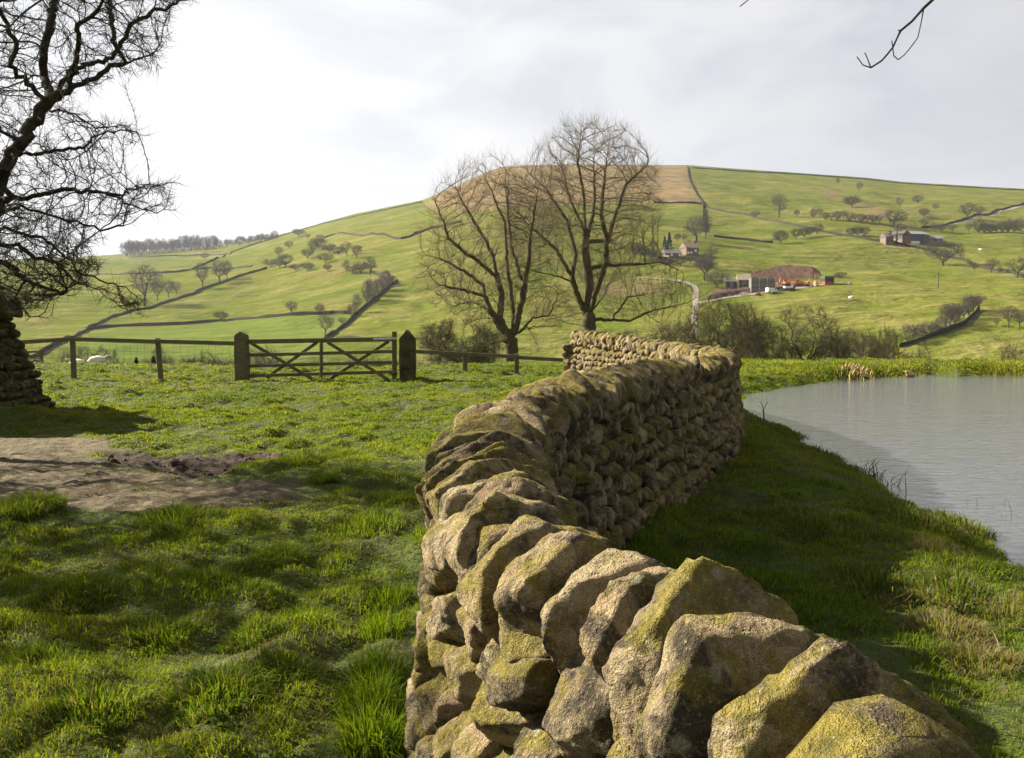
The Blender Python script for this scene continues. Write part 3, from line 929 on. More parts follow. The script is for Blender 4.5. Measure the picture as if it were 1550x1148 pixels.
def grow(stems, A, step, di, dk, iters, jit=.25, trop=(0, 0, .1), wob=.3, inert=.0):
    pos, par = [], []
    for st in stems:
        pts = resample(st, step)
        for i in range(1, len(pts) - 1): pts[i] = pts[i] + rng.normal(0, wob * step * .5, 3)
        if pos:
            Pn = np.array(pos); j = int(np.argmin(((Pn - pts[0]) ** 2).sum(1)))
        else:
            pos.append(pts[0]); par.append(-1); j = 0
        for p in pts[1:]:
            pos.append(p); par.append(j); j = len(pos) - 1
    A = np.asarray(A); trop = np.array(trop)
    nchild = {}
    for it in range(iters):
        if len(A) == 0: break
        kd = kdtree.KDTree(len(pos))
        for i, p in enumerate(pos): kd.insert(p, i)
        kd.balance()
        acc = {}; keep = np.ones(len(A), bool)
        for k, a in enumerate(A):
            co, i, d = kd.find(a)
            if d < dk: keep[k] = False; continue
            if d < di:
                v = (a - pos[i]) / d
                if i in acc: acc[i] += v
                else: acc[i] = v.copy()
        A = A[keep]
        added = 0
        for i, v in acc.items():
            if nchild.get(i, 0) >= 3: continue
            v = v / (np.linalg.norm(v) + 1e-9) + rng.normal(0, jit, 3) + trop
            if inert and par[i] >= 0:
                w_ = pos[i] - pos[par[i]]; v = v + inert * w_ / (np.linalg.norm(w_) + 1e-9)
            v /= np.linalg.norm(v)
            pos.append(pos[i] + v * step); par.append(i); nchild[i] = nchild.get(i, 0) + 1; added += 1
        if not added: break
    return np.array(pos), np.array(par)

def radii(pos, par, R0, rt):
    n = len(pos); ch = [[] for _ in range(n)]
    for i in range(n):
        if par[i] >= 0: ch[par[i]].append(i)
    tips = np.zeros(n)
    for i in range(n - 1, -1, -1):
        if not ch[i]: tips[i] = 1
        if par[i] >= 0: tips[par[i]] += tips[i]
    ex = math.log(max(tips[0], 2)) / math.log(R0 / rt)
    return rt * tips ** (1 / ex), ch, tips

def tubes(p0, p1, d0, d1, r0, r1, k):
    n = len(p0)
    def ring(p, d, r):
        d = d / (np.linalg.norm(d, axis=1)[:, None] + 1e-9)
        ref = np.tile(np.array([.31, .93, .19]), (n, 1))
        u = np.cross(d, ref); u /= np.linalg.norm(u, axis=1)[:, None] + 1e-9
        v = np.cross(d, u)
        a = np.arange(k) * 2 * math.pi / k
        return p[:, None] + r[:, None, None] * (u[:, None] * np.cos(a)[None, :, None] + v[:, None] * np.sin(a)[None, :, None])
    V = np.concatenate([ring(p0, d0, r0), ring(p1, d1, r1)], 1).reshape(-1, 3)
    b = np.arange(n)[:, None] * 2 * k
    Q = np.concatenate([b + np.array([[i, (i + 1) % k, k + (i + 1) % k, k + i]]) for i in range(k)], 0)
    return V, Q

def tree_meshes(pos, par, R0, rt, twigs=2, twl=.4, twr=.5, thr=.03, up=.25, spread=.7, flare=1.4):
    """returns (trunk V,Q), (crown V,Q)"""
    r, ch, tips = radii(pos, par, R0, rt)
    n = len(pos); nd = np.zeros((n, 3)); main = np.full(n, -1)
    for i in range(n):
        if ch[i]:
            m = max(ch[i], key=lambda c: r[c]); main[i] = m
    idx = np.where(par >= 0)[0]
    nd[idx] = pos[idx] - pos[par[idx]]
    nd[0] = pos[1] - pos[0]
    nd /= np.linalg.norm(nd, axis=1)[:, None] + 1e-9
    sm = nd.copy()
    has = main >= 0
    sm[has] = nd[has] + nd[main[has]]
    sm /= np.linalg.norm(sm, axis=1)[:, None] + 1e-9
    pi = par[idx]; ismain = main[pi] == idx
    d0 = np.where(ismain[:, None], sm[pi], nd[idx]); r0 = np.where(ismain, r[pi], np.minimum(r[idx] * 1.25, r[pi]))
    rr0 = r0.copy(); root = pi == 0; rr0[root] *= flare
    thick = r[idx] > thr
    def sel(m, k): return tubes(pos[pi[m]], pos[idx[m]], d0[m], sm[idx[m]], rr0[m], r[idx[m]], k)
    tr = sel(thick, 8) if thick.any() else None
    V, Q = sel(~thick, 4)
    # fine twigs
    thin = np.where((r < rt * 2.6) & (np.arange(n) > 0))[0]
    src = np.repeat(thin, twigs); m = len(src)
    if m:
        src = src[rng.random(m) < np.where(tips[src] <= 1, 1, .6)]; m = len(src)
        d = nd[src] * .8 + rng.normal(0, spread, (m, 3)) + np.array([0, 0, up])
        d /= np.linalg.norm(d, axis=1)[:, None]
        L = twl * rng.uniform(.35, 1.2, m)
        d2 = d + rng.normal(0, .3, (m, 3)) + np.array([0, 0, up * .6]); d2 /= np.linalg.norm(d2, axis=1)[:, None]
        q0 = pos[src]; q1 = q0 + d * (L * .55)[:, None]; q2 = q1 + d2 * (L * .45)[:, None]
        ra = np.full(m, rt * .8 * twr * 2 * .5 + 0); 
        V1, Q1 = tubes(q0, q1, d, d2, ra, ra * .7, 3); V2, Q2 = tubes(q1, q2, d2, d2, ra * .7, ra * .35, 3)
        Q = [Q, ]; 
        allV = np.concatenate([V, V1, V2]); quads = np.concatenate([Q[0], Q1 + len(V), Q2 + len(V) + len(V1)])
        return tr, (allV, quads)
    return tr, (V, Q)

def build_tree(name, base, pos, par, label, cat, mt, mc, group=None, crown='crown', **kw):
    root = empty(name, base, label, cat, group)
    tr, cr = tree_meshes(pos - base, par, **kw)
    if tr: mesh_np('trunk', tr[0], [tr[1]], mt, root)
    mesh_np(crown, cr[0], [cr[1]], mc, root)
    return root

def in_poly(px, py, poly):
    return sdpoly(px, py, poly) < 0
def attract_px(poly, Y0, Y1, n, dens=None):
    poly = np.array(poly, float); lo, hi = poly.min(0), poly.max(0); out = []
    while len(out) < n:
        x = rng.uniform(lo[0], hi[0], 4000); y = rng.uniform(lo[1], hi[1], 4000)
        k = in_poly(x, y, [tuple(p) for p in poly])
        for a, b in zip(x[k], y[k]): out.append(P(a, b, rng.uniform(Y0, Y1)))
    return np.array(out[:n])
def attract_ell(cx, cy, rx, ry, Y, rd, n, hollow=.25):
    """ellipsoid of attractors, centre and radii in pixels at distance Y, depth radius rd in metres"""
    v = rng.normal(0, 1, (n, 3)); v /= np.linalg.norm(v, axis=1)[:, None]
    v *= (rng.uniform(hollow, 1, n) ** .45)[:, None]
    c = P(cx, cy, Y); s = Y / F
    return c + v * np.array([rx * s, rd, ry * s])
def stem_px(pts, Y, dz=None):
    d = 0; out = []
    sgn = rng.normal(0, 1) * (dz if dz is not None else 0)
    n = len(pts)
    for i, (x, y) in enumerate(pts): out.append(P(x, y, Y + sgn * (i / max(n - 1, 1)) ** 1.0))
    return out

# left of the pair beyond the fence
YT = 39.0
b0 = P(773, 566, YT); 
st = [[np.array([b0[0], YT, float(H(b0[0:1], np.array([YT]))[0]) - .15]), P(773, 540, YT), P(774, 517, YT)]]
for pts in [[(773, 517), (756, 494), (742, 469), (734, 446), (731, 432), (706, 413), (678, 396), (660, 390)], [(770, 511), (757, 480), (759, 441), (750, 418), (725, 396), (703, 382), (678, 360), (671, 337), (656, 298)],
            [(756, 430), (745, 385), (734, 363), (703, 310), (690, 285)], [(776, 508), (778, 480), (773, 440), (767, 396), (764, 338), (740, 280)], [(778, 508), (792, 446), (799, 407), (803, 357), (815, 282)],
            [(792, 432), (773, 368), (768, 310), (770, 270)], [(782, 508), (806, 482), (831, 477), (845, 446), (858, 440)], [(785, 504), (808, 494), (831, 495), (850, 494)], [(800, 497), (810, 515), (817, 533)], [(738, 450), (698, 438), (667, 432)], [(742, 468), (711, 455), (675, 468)]]:
    st.append(stem_px(pts, YT, 1.7))
A = np.concatenate([attract_ell(742, 372, 106, 132, YT, 2.8, 2200), attract_ell(725, 425, 96, 66, YT, 2.4, 520), attract_ell(825, 465, 45, 45, YT, 1.2, 130)])
pos, par = grow(st, A, .15, 1.6, .24, 110, .15, (0, 0, .25), .2, .75)
treeA = build_tree('ash_tree', st[0][0], pos, par, 'bare many-stemmed tree behind the fence, shorter left one of the tall pair', 'tree', M['bark'], M['twig'], None,
                   R0=.30, rt=.0072, twigs=3, twl=.8, twr=.7, thr=.045, up=.45, spread=.42)
# right of the pair
YT2 = 42.0
zb = float(H(np.array([P(891, 520, YT2)[0]]), np.array([YT2]))[0]) - .15
st = [[np.array([P(892, 520, YT2)[0], YT2, zb]), P(892, 520, YT2), P(891, 476, YT2)]]
for pts in [[(891, 478), (892, 432), (886, 376), (884, 299), (875, 247), (879, 205)], [(888, 480), (868, 432), (865, 418), (840, 376), (809, 348), (790, 330)], [(866, 420), (872, 383), (858, 334), (826, 285), (800, 262)],
            [(866, 426), (835, 416), (809, 411), (774, 397)], [(893, 478), (900, 449), (917, 400), (919, 362), (910, 327), (914, 275), (920, 230)], [(919, 369), (934, 317), (948, 278), (980, 250)], [(918, 402), (966, 400), (1001, 397), (1030, 410)],
            [(896, 470), (913, 449), (924, 425), (942, 404)], [(894, 484), (925, 484), (952, 486), (976, 475), (990, 470), (1039, 459), (1077, 440)], [(976, 475), (1000, 490), (1006, 500)], [(926, 484), (950, 450), (985, 445), (1020, 452)],
            [(886, 350), (862, 300), (850, 250)], [(886, 380), (900, 310), (898, 240)]]:
    st.append(stem_px(pts, YT2, 1.9))
A = np.concatenate([attract_ell(897, 308, 108, 126, YT2, 3.2, 2700), attract_ell(820, 330, 70, 75, YT2, 2.2, 350), attract_ell(960, 445, 85, 50, YT2, 2.2, 450), attract_ell(850, 470, 40, 30, YT2, 1.2, 100)])
pos, par = grow(st, A, .15, 1.6, .24, 110, .15, (0, 0, .25), .2, .75)
treeB = build_tree('ash_tree', st[0][0], pos, par, 'tallest bare tree, rising behind the far end of the stone wall', 'tree', M['bark'], M['twig'], None,
                   R0=.32, rt=.0072, twigs=3, twl=.82, twr=.7, thr=.045, up=.45, spread=.42)

# dark gnarled tree at the left edge
YL = 10.3
base = np.array([-8.6, 11.4, .1])
limb = [[base, np.array([-8.3, 11.2, 1.4]), P(-70, 400, 10.8), P(-15, 300, 10.5), P(15, 240, 10.3), P(40, 200, 10.2), P(75, 150, 10.1)]]
for pts in [[(75, 150), (110, 112), (150, 75), (200, 38), (240, 12), (300, -12)], [(75, 152), (52, 110), (70, 70), (88, 20), (72, -20), (60, -60)], [(68, 155), (40, 110), (30, 70), (8, 20), (-20, -30)],
            [(80, 150), (130, 120), (170, 95), (230, 88)], [(100, 130), (118, 85), (120, 40), (145, 5), (160, -40)], [(165, 66), (168, 20), (160, -30)], [(20, 240), (60, 230), (130, 228), (165, 200), (205, 202), (230, 207)],
            [(60, 165), (110, 175), (140, 192), (180, 190)], [(-15, 305), (40, 295), (100, 288), (150, 292), (190, 303), (215, 318), (262, 318)], [(190, 303), (205, 288), (235, 285), (270, 278)], [(-10, 320), (40, 315), (90, 330), (145, 345), (175, 340), (200, 318)],
            [(-40, 360), (10, 345), (60, 360), (100, 390), (145, 405)], [(-40, 370), (20, 370), (60, 390), (90, 400), (115, 425), (150, 440), (180, 465), (210, 480)], [(100, 408), (140, 420), (175, 430), (215, 455)], [(-40, 380), (10, 405), (50, 430), (90, 445), (120, 440)],
            [(30, 215), (-20, 180), (-60, 120)], [(0, 270), (-60, 230), (-120, 160)], [(-70, 400), (-120, 350), (-180, 300)], [(20, 455), (40, 478), (72, 482)]]:
    limb.append([p + np.array([0, rng.normal(0, .12), 0]) for p in stem_px(pts, 10.2, .8)])
OUT = [(-230, -160), (330, -160), (300, -5), (258, 30), (262, 62), (240, 80), (246, 106), (190, 120), (150, 135), (120, 160), (150, 180), (185, 180), (228, 203), (205, 212), (165, 205), (140, 225), (180, 245), (160, 262), (192, 275), (268, 275), (262, 322), (215, 322), (196, 335),
       (160, 352), (130, 365), (145, 385), (145, 415), (215, 452), (212, 485), (150, 452), (110, 440), (100, 470), (30, 475), (-100, 440), (-230, 420)]
A = np.concatenate([attract_px(OUT, 9.2, 11.6, 5200), attract_px([(-40, 300), (120, 320), (150, 400), (120, 440), (60, 470), (-40, 450)], 9.2, 11.6, 2200)])
pos, par = grow(limb, A, .065, .8, .11, 130, .24, (0, 0, .04), .4, .8)
treeL = build_tree('thorn_tree', base, pos, par, 'dark gnarled bare tree leaning in over the left edge of the field', 'tree', M['thornbark'], M['thorntwig'], None,
                   R0=.095, rt=.0036, twigs=4, twl=.18, twr=.75, thr=.02, up=.10, spread=.62)
print('trees', len(pos))

# branch hanging in at the top right (from a tree behind the camera's right shoulder)
YB = 4.6
def bp(x, y, dy=0): return P(x, y, YB + dy)
root_b = np.array([4.6, 3.4, 5.2])
st = [[root_b, np.array([3.5, 4.0, 4.45]), bp(1480, -70), bp(1410, 2), bp(1398, 12), bp(1380, 33), bp(1363, 46), bp(1352, 72), bp(1335, 92), bp(1318, 102), bp(1306, 98), bp(1297, 86)],
      [bp(1398, 12), bp(1394, 35), bp(1389, 57), bp(1378, 74), bp(1369, 83), bp(1360, 90), bp(1353, 84), bp(1350, 62)], [bp(1322, 99), bp(1313, 90), bp(1309, 80)], [bp(1363, 46), bp(1359, 46)]]
st.append([np.array([3.5, 4.0, 4.45]), bp(1250, -120), bp(1135, -3), bp(1128, 4), bp(1120, 10)])
pos, par = grow(st, np.zeros((0, 3)), .05, .1, .05, 0, wob=.06)
rr, ch, tp = radii(pos, par, .0085, .0026)
idx = np.where(par >= 0)[0]; pi = par[idx]; nd = pos[idx] - pos[pi]
V, Q = tubes(pos[pi], pos[idx], nd, nd, np.minimum(rr[pi], rr[idx] * 1.3), rr[idx], 6)
o = mesh_np('hanging_branch', V - root_b, [Q], M['thornbark']); o.location = root_b
tag(o, 'thin bare branch tip hanging into the sky at the upper right corner', 'branch')

# ---- prototypes for mid-distance thorn bushes and far trees
def proto_growth(kind):
    if kind == 'vase':       # bare round crown on a trunk
        st = [[(0, 0, -.3), (0, 0, 1.2), (.05, 0, 2.4)]] + [[(0, 0, 2.0 + .2 * k), (math.cos(a) * .7, math.sin(a) * .7, 3.3), (math.cos(a) * 1.6, math.sin(a) * 1.6, 5.2)] for k, a in enumerate(rng.uniform(0, 6.28, 4))]
        v = rng.normal(0, 1, (900, 3)); v /= np.linalg.norm(v, axis=1)[:, None]; v *= (rng.uniform(.05, 1, 900) ** .4)[:, None]
        A = v * np.array([2.9, 2.9, 3.2]) + np.array([0, 0, 5.9]); return st, A
    if kind == 'thorn':      # low wide hawthorn
        st = [[(0, 0, -.3), (.1, 0, .8), (.25, .1, 1.4)]] + [[(.1, 0, .8 + .1 * k), (math.cos(a) * 1.2, math.sin(a) * 1.2, 2.1), (math.cos(a) * 2.3, math.sin(a) * 2.3, 3.0)] for k, a in enumerate(rng.uniform(0, 6.28, 5))]
        v = rng.normal(0, 1, (1100, 3)); v /= np.linalg.norm(v, axis=1)[:, None]; v *= (rng.uniform(.1, 1, 1100) ** .4)[:, None]
        A = v * np.array([3.3, 3.3, 2.1]) + np.array([0, 0, 3.3]); return st, A
    if kind == 'dense':
        st = [[(0, 0, -.3), (.1, 0, .8), (.2, .1, 1.3)]] + [[(.1, 0, .6 + .1 * k), (math.cos(a) * 1.2, math.sin(a) * 1.2, 1.8), (math.cos(a) * 2.3, math.sin(a) * 2.3, 2.6)] for k, a in enumerate(np.linspace(0, 6.28, 8)[:-1])]
        v = rng.normal(0, 1, (3600, 3)); v /= np.linalg.norm(v, axis=1)[:, None]; v *= (rng.uniform(.1, 1, 3600) ** .4)[:, None]
        A = v * np.array([3.5, 3.5, 2.4]) + np.array([0, 0, 2.9]); return st, A[A[:, 2] > .5]
    if kind == 'tall':
        st = [[(0, 0, -.3), (0, 0, 3), (.1, .1, 7), (0, 0, 9)]]
        v = rng.normal(0, 1, (900, 3)); v /= np.linalg.norm(v, axis=1)[:, None]; v *= (rng.uniform(.05, 1, 900) ** .4)[:, None]
        A = v * np.array([2.3, 2.3, 3.9]) + np.array([0, 0, 6.3]); return st, A
    if kind == 'shrub':      # many stems from the ground
        st = [[(0, 0, -.3), (0, 0, .2)]] + [[(0, 0, .1), (math.cos(a) * .8, math.sin(a) * .8, 1.2), (math.cos(a) * 1.5, math.sin(a) * 1.5, 2.6)] for a in np.linspace(0, 6.28, 9)[:-1] + rng.normal(0, .2, 8)]
        v = rng.normal(0, 1, (1000, 3)); v /= np.linalg.norm(v, axis=1)[:, None]; v *= (rng.uniform(.1, 1, 1000) ** .4)[:, None]
        A = v * np.array([2.4, 2.4, 2.0]) + np.array([0, 0, 2.2]); return st, A[A[:, 2] > .2]
PROTO = {}
def proto(kind, var, far):
    """mesh data of a growth form: (trunk mesh, crown mesh, height, half width)"""
    key = (kind, var, far)
    if key in PROTO: return PROTO[key]
    st, A = proto_growth(kind)
    # uneven outline
    A = A[(vn(A * .55 + var * 31.7, 91 + var) + .35 * vn(A * 1.3, 92)) > -.22]
    pos, par = grow(st, A, .18 if kind == 'dense' else .24, 3.0, .28 if kind == 'dense' else .42, 80, .3, (0, 0, .08), .5, .5)
    R0 = {'vase': .2, 'thorn': .15, 'tall': .2, 'shrub': .12, 'dense': .16}[kind]
    tr, cr = tree_meshes(pos, par, R0, .022 if far else .012, twigs=3 if far else 9, twl=.95 if far else .75, twr=1.05 if far else .9, thr=.06, up=.12, spread=.7)
    top = np.percentile(pos[:, 2], 99.5) + .3
    wid = np.percentile(np.abs(pos[:, 0]), 98) + .3
    def me(d, nm, m):
        o = mesh_np(nm, d[0], [d[1]], m, link=False); mm = o.data; bpy.data.objects.remove(o); return mm
    if far:
        V = np.concatenate([tr[0], cr[0]]); Q = np.concatenate([tr[1], cr[1] + len(tr[0])])
        PROTO[key] = (None, {}, (V, Q), top, wid)
    else:
        PROTO[key] = (me(tr, 'trunk', M['bark']), {}, cr, top, wid)
    return PROTO[key]
def proto_mesh(kind, var, far, matk):
    t, cache, cr, top, wid = proto(kind, var, far)
    if matk not in cache:
        o = mesh_np('crown', cr[0], [cr[1]], M[matk], link=False); cache[matk] = o.data; bpy.data.objects.remove(o)
    return t, cache[matk], top, wid

def conifer_mesh(var):
    V, T, off = [], [], 0
    n = 1500
    t = rng.random(n) ** .8; a = rng.uniform(0, 6.28, n); z = .4 + 5.6 * t
    rad = 1.5 * (1 - t) ** .85 * (.75 + .3 * np.sin(z * 6 + var)) * rng.uniform(.5, 1.1, n) + .05
    c = np.stack([np.cos(a) * rad, np.sin(a) * rad, z - .25 * rad], -1)
    s = rng.uniform(.12, .3, n)
    for k in range(3): pass
    d = np.stack([np.cos(a), np.sin(a), -.35 + rng.normal(0, .3, n)], -1); u = rng.normal(0, 1, (n, 3))
    p0 = c + d * s[:, None]; p1 = c - d * s[:, None] * .6 + u * .10; p2 = c - d * s[:, None] * .5 - u * .10
    return np.stack([p0, p1, p2], 1).reshape(-1, 3), np.arange(3 * n).reshape(-1, 3)
cv, ct = conifer_mesh(0)
co_ = mesh_np('crown', cv, [ct], M['conifer'], link=False); CONI = co_.data; bpy.data.objects.remove(co_)

def put_far(kind, px, py, hpx, label, group=None, wpx=None, mat='far', cat='tree', name=None, where=None):
    """a distant tree standing where the ray through its foot meets the terrain"""
    g = where if where is not None else G(px, py)
    d = np.linalg.norm(g - EYE); hm = hpx * d / F
    var = random.randrange(5)
    if kind == 'conifer':
        o = bpy.data.objects.new(name or 'conifer_tree', CONI); top, wid = 6.0, 1.4
    else:
        t, m, top, wid = proto_mesh(kind, var, True, mat)
        o = bpy.data.objects.new(name or ('thorn_bush' if kind in ('thorn', 'shrub') else 'bare_tree'), m)
    s = hm / top
    sx = s if not wpx else (wpx * .5 * d / F) / wid
    o.location = (g[0], g[1], g[2] - .1); o.scale = (sx * rng.uniform(.85, 1.15), sx, s); o.rotation_euler = (rng.normal(0, .05), rng.normal(0, .06), rng.uniform(0, 6.28) if not wpx or abs(sx - s) < .3 * s else 0)
    COL.objects.link(o)
    return tag(o, label, cat, group)

def put_mid(kind, px, ytop, Y, wpx, label, matk='bush', group=None, cat='bush', name='thorn_bush', ybase=None):
    """a bush in the valley edge: own trunk and crown, base on the terrain at distance Y, top at a pixel row"""
    q = P(px, ytop, Y); zb = float(H(q[0:1], q[1:2])[0]) if ybase is None else P(px, ybase, Y)[2]
    t, m, top, wid = proto_mesh(kind, random.randrange(3), False, matk)
    s = (q[2] - zb) / top; sx = (wpx * .5 * Y / F) / wid
    root = empty(name, (q[0], q[1], zb), label, cat, group, rng.uniform(0, 6.28))
    root.scale = (sx, sx, s)
    if t:
        a = bpy.data.objects.new('trunk', t); COL.objects.link(a); a.parent = root
    b = bpy.data.objects.new('crown', m); COL.objects.link(b); b.parent = root
    return root

exec_marker = 0
# --- bushes along the valley edge, right to left
put_mid('dense', 694, 482, 36, 136, 'wide low thorn bush behind the right-hand fence, left of the ash pair', name='hawthorn_bush')
put_mid('thorn', 1095, 450, 48, 132, 'broad olive thorn tree showing just over the bend of the stone wall', name='hawthorn_bush')
put_mid('shrub', 1035, 474, 50, 90, 'sparse twiggy bush left of the broad olive thorn tree', name='hawthorn_bush')
put_mid('thorn', 1160, 482, 50, 66, 'thin leaning thorn bush right of the broad olive thorn tree', name='hawthorn_bush')
put_mid('vase', 1222, 462, 50, 88, 'tallest dark thorn tree behind the far pond bank', name='hawthorn_tree', cat='tree')
put_mid('shrub', 1294, 498, 54, 84, 'round greyish bush behind the dead reeds', name='hawthorn_bush')
put_mid('shrub', 1258, 508, 52, 60, 'small brown bush left of the round greyish bush', name='hawthorn_bush')
put_mid('shrub', 1345, 494, 60, 48, 'small thorn bush right of the round greyish bush', name='hawthorn_bush')
put_mid('shrub', 1385, 520, 70, 50, 'faint brown bush low behind the duck', name='hawthorn_bush')
put_mid('shrub', 1532, 522, 70, 50, 'faint brown bush on the far bank at the right edge', name='hawthorn_bush')
put_mid('thorn', 1128, 480, 52, 80, 'olive bush filling the gap between the broad thorn and the thin leaning one', name='hawthorn_bush')
put_mid('shrub', 1262, 492, 51, 64, 'twiggy bush leaning on the right of the tallest dark thorn', name='hawthorn_bush')
put_mid('shrub', 1322, 508, 56, 60, 'low brown bush in the row behind the right of the dead reeds', name='hawthorn_bush')
for i, (px, yt, w, y_) in enumerate([(1000, 500, 60, 50), (950, 498, 60, 52), (1190, 512, 50, 52), (1135, 510, 50, 54)]):
    put_mid('shrub', px, yt, y_, w, ['twiggy scrub below the low right limb of the tallest tree', 'twiggy scrub right of the tallest tree trunk', 'low scrub between the thin thorn bush and the tallest thorn tree', 'low scrub under the thin leaning thorn bush'][i], name='scrub_bush')
put_mid('vase', 138, 524, 70, 62, 'grey bare tree behind the fence, right of the leftmost post', 'far', name='bare_tree', cat='tree')
put_mid('shrub', 103, 528, 75, 40, 'grey bush behind the leftmost fence post', 'far', name='hawthorn_bush')
put_mid('vase', 168, 530, 75, 26, 'small bare tree left of the little dark conifer', 'far', name='bare_tree', cat='tree')
put_mid('vase', 243, 525, 72, 32, 'bare bush behind the second fence post', 'far', name='bare_tree', cat='tree')
put_mid('shrub', 298, 533, 46, 60, 'dense dark bush left of the gate', 'fardark', name='hawthorn_bush')
put_mid('shrub', 395, 526, 60, 80, 'grey thicket seen through the left half of the gate', 'far', name='hawthorn_bush')
put_mid('shrub', 345, 545, 80, 50, 'low grey thicket left of the near gatepost', 'far', name='hawthorn_bush')
put_mid('shrub', 750, 545, 44, 34, 'small dark bush beside the left ash trunk', 'fardark', name='hawthorn_bush')
for px, yt, lab in [(206, 542, 'little dark green conifer between the first two fence posts'), (232, 540, 'dark conifer just left of the second fence post')]:
    q = P(px, yt, 42); zb = float(H(q[0:1], q[1:2])[0])
    o = bpy.data.objects.new('conifer_tree', CONI); COL.objects.link(o); s = (q[2] - zb) / 6.0
    o.location = (q[0], q[1], zb); o.scale = (s * 1.0, s * 1.0, s); tag(o, lab, 'tree')
# low hedge along the valley bottom
hv = []
for k in range(38):
    px = 95 + k * 15 + rng.normal(0, 4)
    hv.append((px, 553 + rng.normal(0, 3.5)))
for k, (px, yt) in enumerate(hv):
    put_mid('shrub', px, yt - 4, 70 + rng.normal(0, 3), 62, 'low grey hedge bush in the row across the valley bottom behind the gate', 'far', group='hedge bushes across the valley bottom', name='hedge_bush')

